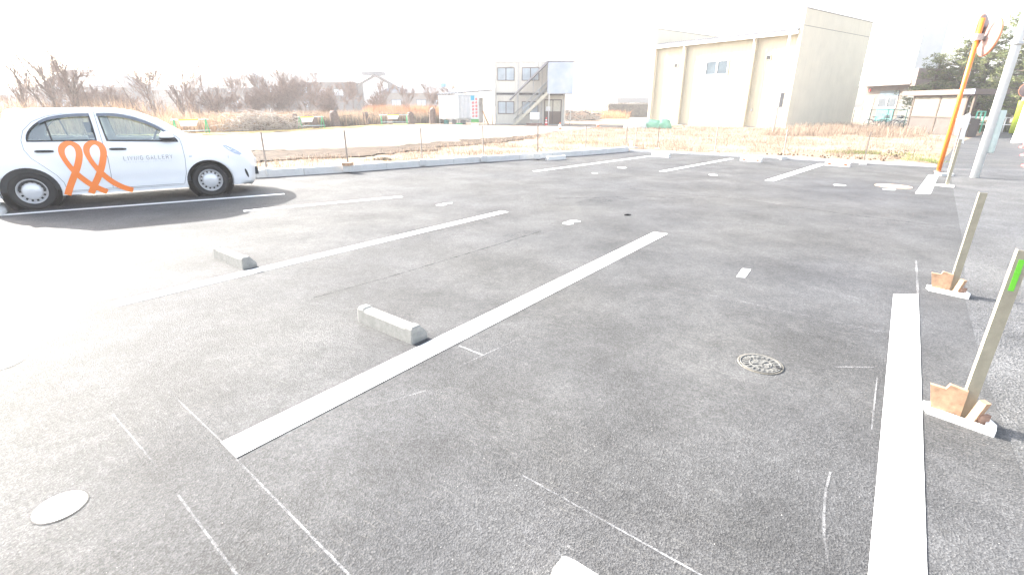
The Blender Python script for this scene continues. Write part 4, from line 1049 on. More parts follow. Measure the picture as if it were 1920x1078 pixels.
# log posts
LG = 'short log posts along the reed bank'
for px, py, w_, top, lab in [(553, 247, .17, .95, 'leaning brown log stump left of the middle barricade'), (590, 246, .2, .8, 'brown log stump seen through the middle barricade'), (627, 243, .33, 1.15, 'broad dark log post right of the middle barricade'), (684, 238, .26, 1.0, 'brown log stump between the middle and far barricades'), (729, 237, .2, .85, 'brown log stump behind the far barricade'), (768, 236, .28, 1.0, 'brown log stump just right of the far barricade'), (808, 235, .28, 1.35, 'grey log post nearest to the white sheeted shed')]:
    p = G(px, py); t = empty('log_post', (p.x, p.y, 0), R.uniform(0, 3), lab, 'log post', LG)
    ln = R.uniform(-.1, .1); k = 10
    vs = []
    for z, rr in ((0, 1.15), (.3*top, 1.0), (.7*top, .95), (.93*top, .85), (top, .5)):
        for i in range(k): a_ = 2*pi*i/k; q_ = rr*w_*(1+.15*mnoise.noise(Vector((cos(a_)*2, sin(a_)*2, z*3+px)))); vs.append((q_*cos(a_)+ln*z, q_*sin(a_), z+(.06*sin(a_*2+px) if z > .9*top else 0)))
    MB().add(vs, [(j*k+i, j*k+(i+1) % k, (j+1)*k+(i+1) % k, (j+1)*k+i) for j in range(4) for i in range(k)]+[tuple(range(4*k, 5*k))], False).build('trunk', M_LOG, t)

# ------------------------------------------------------------------ tarpaulin heap
p = G(1216, 240)
t = empty('tarpaulin_heap', (p.x, p.y+.8, 0), 0, 'heap covered with white and green tarpaulin before the warehouse', 'tarpaulin')
def lump(name, cx, cy, rx, ry, hz_, mat, seed):
    n1, n2 = 28, 10; vs = []
    for j in range(n2+1):
        ph = pi/2*j/n2
        for i in range(n1):
            a_ = 2*pi*i/n1; k = 1+.18*mnoise.noise(Vector((cos(a_)*2+seed, sin(a_)*2, ph*2)))
            vs.append((cx+rx*cos(a_)*cos(ph)**.7*k, cy+ry*sin(a_)*cos(ph)**.7*k, hz_*sin(ph)*k-.02+.04*mnoise.noise(Vector((i*.7, j*.9, seed)))))
    MB().add(vs, [(j*n1+i, j*n1+(i+1) % n1, (j+1)*n1+(i+1) % n1, (j+1)*n1+i) for j in range(n2) for i in range(n1)], True).build(name, mat, t)
lump('white_cover', -.9, 0, .85, .7, .62, M_TARPW, 1); lump('green_cover', .45, .1, .75, .6, .62, M_TARPG, 4); lump('green_cover', 1.2, -.05, .55, .55, .70, M_TARPG, 8)

# ------------------------------------------------------------------ white building, shelter, fence, bicycles
t = empty('white_house', (35.2, 53.4, 0), radians(-90), 'white rendered building with overhanging upper floor right of the warehouse', 'building'); t.scale = (1.1, 1.1, 1.1)
# local x runs toward the camera (world -y), local y runs to world +x
m = MB(); m.box(0, 6.9, 0, 2.2, -.2, 3.2); lo = m.build('ground_floor', M_TAUPE, t)
m = MB(); m.box(0, 6.4, -.9, .9, 3.2, 8.6); m.build('upper_floor', M_WHITEW, t)
m = MB(); m.box(6.4, 6.9, -.85, 2, 3.0, 4.25); m.build('roof_return', simple('brown_fascia', (.17, .13, .11), .8), t)
m = MB(); m.box(-.1, 6.5, -.93, -.5, 3.12, 3.198); m.build('soffit_trim', M_BRONZE, t)
def hwin(x0, x1, z0, z1, y=-.0, glass=M_WIND, frame=M_WHITE, nm='window'):
    f = MB(); e = .07; f.box(x0, x1, y-.07, y, z0, z0+e); f.box(x0, x1, y-.07, y, z1-e, z1); f.box(x0, x0+e, y-.07, y, z0+e, z1-e); f.box(x1-e, x1, y-.07, y, z0+e, z1-e); xm = (x0+x1)/2; f.box(xm-.04, xm+.04, y-.075, y, z0+e, z1-e)
    fo = f.build(nm, frame, t)
    for a_, b_ in ((x0+e, xm-.04), (xm+.04, x1-e)): MB().box(a_, b_, y-.03, y-.002, z0+e, z1-e).build('pane', glass, fo)
hwin(2.0, 4.3, 1.35, 2.25, 0); hwin(4.0, 6.1, 4.45, 5.45, -.9, M_WIND)
m = MB(); m.box(2.0, 4.3, -.05, -.002, 2.3, 2.75); m.build('transom', M_WIN, t)
m = MB(); m.box(4.7, 6.6, -.03, -.002, .2, 2.9); m.build('side_panel', simple('grey_green_panel', (.12, .125, .115), .8), t)
m = MB(); m.box(.3, 1.4, -.04, -.002, .1, 2.3); m.build('door', simple('pale_door', (.26, .26, .24), .6), t)
m = MB(); m.box(2.1, 4.2, -.06, -.002, .3, 1.3); m.build('teal_panel', simple('teal_board', (.035, .16, .15), .6), t)
m = MB(); m.box(.6, .75, -.12, -.02, 2.75, 2.95); m.build('alarm_lamp', M_RED, t)
tag(MB().box(-.5, .5, -.3, .3, 0, 1.9).build('salmon_block_wall', M_BRICK, loc=(29.6, 37.2, 0)), 'narrow salmon coloured block wall left of the timber shelter', 'wall')

t = empty('timber_shelter', (25.8, 34.2, 0), radians(-90), 'old timber bicycle shelter with pale panels and flat roof', 'shelter')
m = MB(); m.box(-.75, 4.7, -.35, 1.6, 2.28, 2.56); m.build('roof', simple('shelter_roof_edge', (.13, .10, .085), .75, var=.15), t)
m = MB(); m.box(3.9, 4.72, -.36, -.351, 2.30, 2.54); m.build('blue_plate', simple('blue_plate', (.30, .36, .62), .5, var=.3, scale=3), t)
for x in (0, 2.1, 4.0, 4.45): MB().box(x-.06, x+.06, -.05, .07, -.05, 2.28).build('post', M_SHWOOD, t)
for x in (0, 4.45): MB().box(x-.06, x+.06, 1.2, 1.32, -.05, 2.28).build('post', M_SHWOOD, t)
for z in (1.0, 2.2): MB().box(-.05, 4.3, -.064, -.052, z, z+.078).build('rail', M_SHWOOD, t)
for a_, b_ in ((.06, 2.04), (2.16, 3.94)): MB().box(a_, b_, -.02, .01, 1.04, 2.24).build('upper_panel', M_TEAR, t); MB().box(a_, b_, -.02, .01, 0, 1.03).build('lower_panel', M_SLOW, t)
m = MB(); m.box(4.51, 4.55, .1, .6, 0, 1.0); m.build('end_skirt', M_SLOW, t)

fa, fb_ = Vector((26.06, 40.3, 0)), Vector((27.25, 36.5, 0)); d = fb_-fa; L = d.length
t = empty('mesh_fence', fa, atan2(d.y, d.x), 'green wire mesh fence in front of the bicycles', 'fence')
for k in range(4): x = L*k/3; MB().tube([(x, 0, 0), (x, 0, 1.43)], .025, 8).build('post', M_TEAL, t)
m = MB(); m.tube([(0, 0, 1.42), (L, 0, 1.42)], .022, 6); m.tube([(0, 0, .08), (L, 0, .08)], .015, 6)
for k in range(1, 28): m.tube([(L*k/28, 0, .08), (L*k/28, 0, 1.42)], .0035, 3, False)
for k in range(1, 10): m.tube([(0, 0, .08+k*.134), (L, 0, .08+k*.134)], .0035, 3, False)
m.build('mesh', M_TEAL, t)
def bicycle(loc, rz, label, fm):
    t = empty('bicycle', loc, rz, label, 'bicycle', 'bicycles parked behind the mesh fence')
    for x in (0, 1.08):
        w_ = MB(); w_.tube([(x+.33*cos(2*pi*k/24), 0, .35+.33*sin(2*pi*k/24)) for k in range(25)], .019, 6); wo = w_.build('wheel', M_BLACK, t)
        s_ = MB()
        for k in range(10): s_.tube([(x, 0, .35), (x+.32*cos(2*pi*k/10), 0, .35+.32*sin(2*pi*k/10))], .003, 3, False)
        s_.build('spokes', M_BIKEG, wo)
        g_ = MB(); g_.tube([(x+.37*cos(a_), 0, .35+.37*sin(a_)) for a_ in [radians(20+i*14) for i in range(11)]], .02, 5); g_.build('mudguard', M_BIKEG, t)
    f = MB(); bb = (.45, 0, .3); sd = (.32, 0, .78); hd = (.88, 0, .82)
    for a_, b_ in ((bb, sd), (bb, (.90, 0, .70)), ((.38, 0, .55), hd), (bb, (0, 0, .35)), ((0, 0, .35), (.36, 0, .62)), (hd, (1.08, 0, .35)), (hd, (.84, 0, 1.0))): f.tube([a_, b_], .02, 6)
    f.build('frame', fm, t)
    MB().tube([(.66, -.28, 1.02), (.80, -.22, 1.03), (.84, 0, 1.0), (.80, .22, 1.03), (.66, .28, 1.02)], .013, 6).build('handlebar', M_BIKEG, t)
    MB().prism([(.16, -.08), (.30, -.07), (.44, -.02), (.44, .02), (.30, .07), (.16, .08)], .84, .90).build('saddle', M_BLACK, t)
    b_ = MB(); b_.box(.92, 1.20, -.17, .17, .80, .82); b_.box(.92, .93, -.17, .17, .82, 1.02); b_.box(1.19, 1.20, -.17, .17, .82, 1.04); b_.box(.92, 1.2, -.17, -.16, .82, 1.03); b_.box(.92, 1.2, .16, .17, .82, 1.03); b_.build('basket', M_BIKEG, t)
    return t
for (x, y, a_, lb, fm) in [(27.3, 40.2, -40, 'dark teal bicycle, leftmost behind the mesh fence', M_BIKE), (27.7, 39.3, -60, 'silver bicycle, second from the left behind the fence', M_BIKEG), (27.9, 38.3, -50, 'pale bicycle in the middle of the row behind the fence', M_BIKEG), (28.0, 37.5, -75, 'dark bicycle, nearest to the salmon block wall', M_BIKE)]:
    bicycle((x, y, 0), radians(a_), lb, fm)

# ------------------------------------------------------------------ far right street furniture
p = G(1894, 243); q = PD(1907, 160, p.y)
t = empty('traffic_mirror', (p.x, p.y, 0), 0, 'small round orange rimmed traffic mirror on a yellow green wrapped post', 'traffic mirror')
MB().tube([(0, 0, 0), (0, 0, q.z-.3)], .06, 12).build('pole', M_STEEL, t); MB().tube([(0, 0, .05), (0, 0, 2.0)], .17, 16).build('wrap', M_YG, t)
mirror_head(t, Vector((0, -.12, q.z)), Vector((-.55, -.83, -.05)).normalized(), .42)
a, b = G(1857, 247), G(1871, 243)
t = empty('guard_rail', (29.3, 33.3, 0), radians(38), 'green pipe guard rail at the end of the street', 'rail')
m = MB()
for x in (0, 1.1, 2.2): m.tube([(x, 0, 0), (x, 0, 1.35)], .04, 8)
m.tube([(0, 0, 1.34), (2.2, 0, 1.34)], .035, 8); m.tube([(0, 0, .7), (2.2, 0, .7)], .03, 8); m.build('frame', simple('green_rail', (.10, .45, .30), .5), t)
t = empty('guard_rail', (31.8, 36.8, 0), radians(-35), 'white pipe rail in front of the pine trees', 'rail')
m = MB()
for k in range(6): m.tube([(k*2, 0, 0), (k*2, 0, .95)], .035, 8)
m.tube([(0, 0, .95), (10, 0, .95)], .04, 8); m.tube([(0, 0, .5), (10, 0, .5)], .03, 8); m.build('frame', M_WHITE, t)
p = G(1900, 259)
t = empty('gate_pillar', (p.x+.2, p.y, 0), radians(44), 'thick white pillar at the right edge', 'pillar')
MB().lathe([(.30, 0), (.27, .5), (.25, 3.8), (.25, 3.9), (.001, 3.9)], n=24).build('shaft', M_WHITEW, t); MB().lathe([(.275, 2.75), (.275, 3.05)], n=24).build('green_band', M_GREENP, t)
for k, (px, py) in enumerate([(1917, 268), (1921, 283), (1926, 303)]):
    p = G(px, py); t = empty('bollard', (p.x, p.y, 0), 0, ['red and white bollard at the right edge, furthest', 'red and white bollard at the right edge, middle', 'red and white bollard at the right edge, nearest'][k], 'bollard', 'red and white bollards at the right edge')
    MB().lathe([(.16, 0), (.15, .04), (.06, .06), (.055, .26)], n=16).build('base', M_RED, t); MB().lathe([(.056, .26), (.05, .85), (.001, .87)], n=16).build('post', M_WHITE, t)

# ------------------------------------------------------------------ background structures
def house(px, Y, w_, dep, eave, ridge, rz, wall, roof, label, gable_front=False, wins=()):
    p = PD(px, 200, Y); t = empty('house', (p.x, Y, 0), rz, label, 'house', None)
    MB().box(-w_/2, w_/2, 0, dep, -.3, eave).build('wall', wall, t)
    o_ = .5
    if gable_front:
        m = MB(); pr(m, [(-w_/2, eave), (w_/2, eave), (0, ridge-.15)], 0, dep); m.build('gable', wall, t)
        m = MB(); pr(m, [(-w_/2-o_, eave-.25), (0, ridge), (w_/2+o_, eave-.25), (w_/2+o_, eave-.42), (0, ridge-.2), (-w_/2-o_, eave-.42)], -o_, dep+o_); m.build('roof', roof, t)
    else:
        m = MB(); hp = w_*.18
        vs = [(-w_/2-o_, -o_, eave), (w_/2+o_, -o_, eave), (w_/2+o_, dep+o_, eave), (-w_/2-o_, dep+o_, eave), (-w_/2+hp, dep/2, ridge), (w_/2-hp, dep/2, ridge)]
        m.add(vs, [(0, 1, 5, 4), (1, 2, 5), (2, 3, 4, 5), (3, 0, 4), (3, 2, 1, 0)]); m.build('roof', roof, t)
    for x, z in wins:
        f = MB(); f.box(x-.9, x+.9, -.08, 0, z-.6, z+.6); fo = f.build('window', M_DARKM, t); MB().box(x-.82, x-.03, -.1, -.08, z-.52, z+.52).build('pane', M_WINC, fo); MB().box(x+.03, x+.82, -.1, -.08, z-.52, z+.52).build('pane', M_WINC, fo)
    return t
W2_ = ((-3, 1.6), (3, 1.6), (-3, 4.2), (2.6, 4.2))
house(158, 92, 13, 9, 4.2, 7.2, radians(8), M_HOUSEG, M_SLATE, 'grey house with a dark roof behind the left bare trees', wins=W2_)
house(250, 110, 16, 9, 4.2, 5.4, radians(0), M_HOUSET, M_TIN, 'low long pale house behind the bare trees over the car', wins=W2_)
house(411, 100, 14, 9, 4.4, 7.5, radians(-6), M_HOUSEG, M_SLATE, 'grey hip roofed house above the bonnet of the car', wins=W2_)
house(545, 104, 19, 10, 4.8, 7.6, radians(6), M_HOUSEG, M_SLATE, 'wide dark roofed house behind the big round shrub', wins=W2_)
house(618, 96, 8, 8, 5.3, 6.2, radians(0), M_HOUSEG, M_TIN, 'narrow grey house right of the big round shrub', wins=((-1.5, 3.6), (1.6, 3.6)))
hh_ = house(705, 100, 11.5, 9, 3.8, 6.9, radians(4), M_HOUSEG, M_SLATE, 'dark house with a white gable front', True, ((3.9, 1.8),))
m = MB(); pr(m, [(-2.4, 1.5), (2.1, 1.5), (2.1, 5.3), (0, 6.4), (-2.4, 5.2)], -.12, -.01); m.build('white_gable', M_WHITEW, hh_); MB().box(-2.6, 1.6, .5, 2.4, 6.7, 7.4).build('roof_box', M_TIN, hh_)
house(775, 98, 12, 9, 3.6, 5.4, radians(0), M_HOUSET, M_TIN, 'low house with a grey tin roof left of the shed', wins=((-3.4, 1.9), (1.2, 1.9), (4.2, 1.9)))
house(823, 120, 9, 8, 3.8, 5.2, 0, M_HOUSET, simple('pale_blue_roof', (.32, .38, .42), .5), 'distant low house with a pale blue roof next to the shed')
house(20, 105, 14, 9, 3.0, 4.6, radians(10), M_HOUSET, M_TIN, 'low pale house at the far left edge behind bare trees')

p0 = PD(1085, 190, 100)
t = empty('white_hall', (p0.x, 100, 0), 0, 'plain white box building far behind the cabin', 'building')
MB().box(0, 7.0, 0, 8, -.3, 5.6).build('wall', M_WHITEW, t); MB().box(-.1, 7.1, -.1, 8.1, 5.6, 5.75).build('roof_edge', M_STEEL, t)
for x in (2.3, 5.5): MB().box(x-.2, x+.2, -.2, -.01, 4.4, 5.0).build('vent_hood', M_STEEL, t)
p0 = PD(1150, 188, 112)
t = empty('raised_walkway', (p0.x, 112, 0), 0, 'grey elevated deck with railing left of the warehouse, far off', 'building')
MB().box(0, 14, 0, 6, 2.2, 3.2).build('deck', simple('deck_grey', (.24, .25, .25), .8), t); MB().box(0, 14, .5, 5.5, -.3, 1.5).build('base_wall', simple('deck_base', (.50, .48, .46), .8), t)
m = MB()
for k in range(15): m.box(k-.05, k+.05, -.05, .05, 3.2, 4.2)
m.box(0, 14, -.04, .04, 4.1, 4.2); m.box(0, 14, -.04, .04, 3.6, 3.66); m.build('railing', M_STEEL, t)
MB().prism([(-.3, -.3), (.3, -.3), (.3, .3), (-.3, .3)], 1.5, 2.2, Matrix.Translation((2, 3, 0))).build('pier', M_WALLC, t); MB().box(8.5, 14, 1, 5, 3.2, 5.0).build('penthouse', simple('pent', (.5, .52, .54), .7), t)
# stone stack
p = G(1080, 226); t = empty('stone_stack', (p.x, p.y, 0), radians(20), 'low dark stack of flat stones right of the cabin', 'stone stack')
m = MB()
for k in range(9):
    for j in range(10):
        x = -2.6+j*.55+(k % 2)*.25+R.uniform(-.05, .05)
        if k > 6 and j > 6: continue
        m.box(x, x+R.uniform(.4, .54), R.uniform(-.1, .05), R.uniform(.5, .7), k*.13, k*.13+R.uniform(.09, .125))
m.build('slabs', M_STONE, t)

# ------------------------------------------------------------------ vegetation
def blades(mb, n, pos, hmin, hmax, wd, lean=.35, segs=2, zf=None):
    for _ in range(n):
        x, y = pos(); hh = R.uniform(hmin, hmax); a_ = R.uniform(0, 2*pi); l_ = R.gauss(0, lean)*hh; da = R.uniform(0, 2*pi)
        z0 = (gh(x, y) if zf is None else zf)-.01; wx, wy = cos(a_)*wd/2, sin(a_)*wd/2; lx, ly = cos(da)*l_, sin(da)*l_
        mb.add([(x-wx, y-wy, z0), (x+wx, y+wy, z0), (x+wx*.7+lx*.4, y+wy*.7+ly*.4, z0+hh*.6), (x-wx*.7+lx*.4, y-wy*.7+ly*.4, z0+hh*.6), (x+lx, y+ly, z0+hh*R.uniform(.85, 1))], [(0, 1, 2, 3), (3, 2, 4)])
def stuff(mb, name, mat, label=None):
    o = mb.build(name, mat); o['kind'] = 'stuff'; o['label'] = label or name.replace('_', ' '); o['category'] = 'vegetation'; return o
def lerp_path(P, t):
    n = len(P)-1; k = min(int(t*n), n-1); f = t*n-k; return P[k][0]+(P[k+1][0]-P[k][0])*f, P[k][1]+(P[k+1][1]-P[k][1])*f
BANK = [(-34, 28.5), (-27.3, 27.9), (-18.5, 27.6), (-16.8, 31), (-14.9, 35), (-12.6, 39.8), (-11.2, 45.2), (-6.6, 47.3)]
def bank_pos(near=True):
    def f():
        t_ = R.random(); x, y = lerp_path(BANK, t_); dpt = R.random()**1.6*14
        return x - dpt*.55 + R.uniform(-.6, .6), y + dpt*.9 + R.uniform(-.5, .5)
    return f
mb = MB(); blades(mb, 17000, bank_pos(), .45, 1.35, .035, .3, zf=.02); stuff(mb, 'dry_reeds', M_REED, 'tall dry straw coloured reeds behind the track')
# left edge: taller
mb = MB(); blades(mb, 3500, lambda: (R.uniform(-42, -22), R.uniform(29.5, 38)), .9, 2.3, .04, .3, zf=.0); stuff(mb, 'tall_reeds', M_REED, 'tallest reeds behind the rear of the car')
mb = MB(); blades(mb, 5000, lambda: (lambda t_, s_: (-14.5+t_*7.5+R.uniform(-.4, .4), 50+t_*3+s_*8))(R.random(), R.random()), 1.0, 1.9, .045, .2, zf=.0); stuff(mb, 'rust_reeds', M_REED2, 'rust coloured reeds left of the shed')
# brush wall between the log posts
mb = MB()
HED = [(-16.4, 31.6), (-14.7, 35.4), (-12.8, 39.0), (-12.0, 44.4), (-8.6, 46.4), (-6.2, 46.8)]
def hed():
    x, y = lerp_path(HED, R.random()); return x+R.uniform(-.35, .35), y+R.uniform(-.1, .8)
blades(mb, 7000, hed, .25, 1.0, .03, .8, zf=0); 
for _ in range(260):
    x, y = hed(); z = R.uniform(.15, .95); a_ = R.uniform(0, 2*pi); mb.tube([(x, y, z), (x+cos(a_)*.5, y+sin(a_)*.3, z+R.uniform(-.1, .2)), (x+cos(a_)*1.0, y+sin(a_)*.6, z-.2)], .012, 3, False)
stuff(mb, 'brush', M_BRUSH, 'grey tangled brush along the foot of the reed bank')
# pile of cut branches
mb = MB()
for _ in range(520):
    t_ = R.random(); x = -16.8+t_*2.5+R.uniform(-.5, .5); y = 30.0+t_*4.6+R.uniform(-.5, .5); top = 1.0*sin(pi*min(1, max(.08, t_)))**.5+.1; z = R.uniform(.05, top); a_ = R.uniform(0, 2*pi); L = R.uniform(.5, 1.3); dz = R.uniform(-.5, .35)
    mb.tube([(x, y, max(.03, z)), (x+cos(a_)*L*.5, y+sin(a_)*L*.5, max(.03, z+.12+dz*.4)), (x+cos(a_)*L, y+sin(a_)*L, max(.02, z+dz))], [.02, .014, .006], 4, False)
o = stuff(mb, 'branch_pile', M_CUT, 'pile of pale cut branches between the car and the middle barricade')
# short weeds: between kerb and track, right field
def field_pos(P):
    x0, x1 = min(p[0] for p in P), max(p[0] for p in P); y0, y1 = min(p[1] for p in P), max(p[1] for p in P)
    def f():
        while True:
            x, y = R.uniform(x0, x1), R.uniform(y0, y1)
            if inpoly(x, y, P) and mnoise.noise(Vector((x*.55, y*.55, 2)))+.25*mnoise.noise(Vector((x*2, y*2, 4))) > R.uniform(-.35, .35): return x, y
    return f
WL = [(-8, 12.2), (-4.0, 13.1), (-2.4, 14.4), (-.8, 15.6), (2.3, 17.9), (4.3, 19.5), (6.5, 18.1), (9, 17), (12.2, 15.1), (15.5, 19), (19.5, 23.8), (25, 29.2), (25.6, 35), (24, 41), (20.4, 38.4), (12.6, 43), (9.5, 41), (6.2, 38), (3.4, 33), (1.2, 28.3), (-2.6, 21.5), (-4.6, 17.2), (-7.2, 14.6)]
mb = MB(); blades(mb, 26000, field_pos(WL), .04, .22, .018, .9); stuff(mb, 'short_weeds', M_WEED, 'short dry weeds between the kerb and the track')
mb = MB(); blades(mb, 4500, field_pos([(14, 30), (20.4, 37.6), (25.4, 40.5), (26, 35.5), (25.2, 31), (21, 28)]), .2, .7, .02, .5); stuff(mb, 'seed_heads', M_WEED, 'knee high dry grass at the foot of the warehouse')
mb = MB()
for cx, cy, rr, n in [(*G(1597, 283)[:2], .6, 900), (*G(1735, 296)[:2], .5, 500), (*G(746, 316)[:2], .08, 40), (*G(727, 318)[:2], .09, 40), (*G(1700, 287)[:2], .7, 300), (*G(1095, 268)[:2], .7, 250)]:
    def pp(cx=cx, cy=cy, rr=rr): a_ = R.uniform(0, 2*pi); q_ = R.random()**.6*rr; return cx+cos(a_)*q_*1.6, cy+sin(a_)*q_
    blades(mb, n, pp, .04, .14, .014, .8)
stuff(mb, 'green_weeds', M_GREEN, 'small fresh green tufts in the dry verge')
# soil clods and a clump of dead grass
mb = MB()
for _ in range(420):
    if R.random() < .6: x, y = lerp_path([(-9, 15.4), (-6.2, 16.4), (-3.6, 19.5), (-.4, 24.5)], R.random()); x += R.uniform(-.7, .7); y += R.uniform(-.6, .6)
    else: x, y = lerp_path([(9, 17.4), (11.8, 15.6), (15, 20)], R.random()); x += R.uniform(-.3, .4); y += R.uniform(-.1, .6)
    s_ = R.uniform(.02, .06); z = gh(x, y)+.01
    mb.add([(x+s_*R.uniform(.6, 1)*cos(a_), y+s_*R.uniform(.6, 1)*sin(a_), z) for a_ in (0, 1.26, 2.5, 3.8, 5)]+[(x, y, z+s_*.9)], [(i, (i+1) % 5, 5) for i in range(5)])
o = stuff(mb, 'soil_clods', M_SOIL, 'dark clods of earth along the verge'); o['category'] = 'soil'
p = G(717, 306)
mb = MB(); blades(mb, 260, lambda: (p.x+R.gauss(0, .16), p.y+R.gauss(0, .08)), .04, .14, .015, 1.1); tag(mb.build('grass_clump', M_BRUSH), 'dark dead clump of grass just behind the left kerb', 'plant')

def bare_tree(loc, hgt, seed, label, lean=(0, 0), nlimb=4, spread=.5, thick=.09, group=None, name='bare_tree', depth=5, twig=.008):
    Rr = random.Random(seed); t = empty(name, (loc[0], loc[1], 0), 0, label, 'tree' if 'shrub' not in name else 'shrub', group)
    tm, cm = MB(), MB()
    def grow(p, d, L, r, lev):
        n = 4; pts = [p]; q = p.copy(); dd = d.copy()
        for i in range(n):
            dd = (dd + Vector((Rr.gauss(0, .13), Rr.gauss(0, .13), Rr.gauss(.03, .08)))).normalized(); q = q+dd*L/n; pts.append(q.copy())
        rs = [r*(1-.45*i/n) for i in range(n+1)]
        (tm if lev < 2 else cm).tube(pts, [max(twig, x) for x in rs], 6 if lev < 2 else 3, False)
        if lev >= depth: return
        k = Rr.choice((2, 3, 3)) if lev else nlimb
        for j in range(k):
            i = Rr.randint(2, n) if lev else Rr.randint(1, n)
            a_ = Rr.uniform(0, 2*pi); s_ = Rr.uniform(.35, 1.0)*(spread+.25)
            nd = (dd + Vector((cos(a_)*s_, sin(a_)*s_, Rr.uniform(-.1, .35)))).normalized()
            grow(pts[i], nd, L*Rr.uniform(.55, .8), rs[i]*.62, lev+1)
        if lev: grow(pts[-1], dd, L*.7, rs[-1]*.85, lev+1)
    for j in range(1 if nlimb < 6 else 4):
        d = Vector((lean[0]+Rr.gauss(0, .12)*(j+1), lean[1]+Rr.gauss(0, .1)*(j+1), 1)).normalized()
        grow(Vector((Rr.gauss(0, .15)*j, 0, -.1)), d, hgt*.42, thick, 0)
    tm.build('trunk', M_BARK, t); cm.build('crown', M_TWIG, t); return t
BT = 'bare winter trees beyond the reeds'
def limb_tree(limbs, org, sc, Y, seed, label, r0=.085):
    """old leaning tree: main limbs laid out one by one, each with its side shoots"""
    Rr = random.Random(seed); b0 = PD(org[0]+limbs[0][-1][0]/sc, 200, Y); t = empty('bare_tree', (b0.x, Y, 0), 0, label, 'tree', BT)
    tm, cm = MB(), MB()
    for L in limbs:
        pts = []; yo = Rr.uniform(-.8, .8); n = len(L)
        for i, (x, y) in enumerate(L): q = PD(org[0]+x/sc, org[1]+y/sc, Y+yo*(1-i/(n-1))); pts.append(Vector((q.x-b0.x, q.y-Y, q.z)))
        e = pts[-1]; pts.append(Vector((e.x*.4, 0, -.05)) if e.z > .1 else e)
        P = []
        for i in range(len(pts)-1):
            for k in range(3): P.append(pts[i].lerp(pts[i+1], k/3)+Vector((Rr.gauss(0, .02), Rr.gauss(0, .03), Rr.gauss(0, .02))))
        P.append(pts[-1]); m_ = len(P)
        rs = [.015+r0*(i/(m_-1))**1.1 for i in range(m_)]
        tm.tube(P, rs, 6, False)
        for i in range(1, m_-2):
            for _ in range(Rr.choice((1, 2, 3))):
                d = (P[i-1]-P[i+1]).normalized(); a_ = Rr.uniform(0, 2*pi); d = (d*.7+Vector((cos(a_)*.6, sin(a_)*.6, Rr.uniform(.0, .7)))).normalized()
                q = P[i]; L_ = Rr.uniform(.4, 1.3)
                def shoot(q, d, L_, rad, lev):
                    pp = [q]
                    for _ in range(4): d = (d+Vector((Rr.gauss(0, .18), Rr.gauss(0, .18), Rr.gauss(.05, .12)))).normalized(); pp.append(pp[-1]+d*L_/4)
                    cm.tube(pp, [max(.006, rad*(1-.2*k)) for k in range(5)], 3, False)
                    if lev < 2:
                        for _ in range(Rr.choice((1, 2, 3))): shoot(pp[Rr.randint(1, 4)], (d+Vector((Rr.gauss(0, .5), Rr.gauss(0, .5), Rr.gauss(0, .5)))).normalized(), L_*.6, rad*.6, lev+1)
                shoot(q, d, L_, min(rs[i]*.5, .03), 0)
    tm.build('trunk', M_BARK, t); cm.build('crown', M_TWIG, t); return t
O1 = (0, 100); S1 = 6.7375; O2 = (0, 60); S2 = 4.571
limb_tree([[(60, 0), (130, 190), (170, 330), (220, 460), (265, 640), (290, 760)], [(0, 320), (90, 480), (180, 600), (280, 740)], [(10, 170), (100, 270), (170, 340), (215, 460)]], O1, S1, 34, 11, 'bare tree at the left edge with long limbs leaning left')
limb_tree([[(150, 20), (190, 100), (280, 230), (350, 330), (430, 390), (540, 520), (640, 660), (700, 760)], [(345, 0), (430, 140), (500, 300), (550, 400), (590, 500), (700, 660), (705, 760)], [(330, 150), (380, 220), (480, 310), (510, 340)], [(330, 340), (320, 500), (400, 570), (520, 720)]], O1, S1, 33, 12, 'bare tree with two long limbs leaning left behind the rear window')
limb_tree([[(580, -10), (650, 90), (700, 210), (780, 330), (830, 450), (900, 600), (905, 760)], [(540, 40), (650, 180), (720, 340), (800, 470), (890, 620)], [(620, 200), (640, 440), (640, 520), (700, 700)], [(785, 190), (790, 260), (785, 330)]], O1, S1, 32, 13, 'tallest bare tree, its top limb reaching highest above the car roof')
limb_tree([[(1000, 210), (940, 270), (895, 340), (905, 540), (900, 720), (902, 780)], [(1110, 380), (1050, 330), (980, 350), (900, 400)], [(1100, 720), (1060, 560), (1010, 460), (960, 520), (905, 640)]], O1, S1, 31, 14, 'bare tree with a crooked upright trunk above the car roof')
limb_tree([[(1045, 370), (1110, 420), (1200, 500), (1270, 620), (1320, 700), (1340, 760)], [(960, 430), (1030, 500), (1090, 600), (1130, 680), (1300, 760)], [(1230, 440), (1240, 520), (1270, 620)]], O2, S2, 35, 15, 'bare tree with a limb leaning far left above the windscreen', .07)
limb_tree([[(1400, 380), (1440, 480), (1500, 580), (1540, 640), (1560, 740)], [(1310, 430), (1400, 520), (1470, 620), (1545, 720)], [(1440, 400), (1470, 500), (1510, 590)]], O2, S2, 36, 16, 'pale bare tree above the bonnet', .06)
limb_tree([[(1680, 350), (1700, 430), (1720, 520), (1790, 640), (1820, 740)], [(1580, 440), (1640, 540), (1720, 600), (1815, 700)], [(1750, 430), (1850, 520), (1860, 640), (1830, 720)]], O2, S2, 38, 17, 'tallest bare tree above the bonnet', .06)
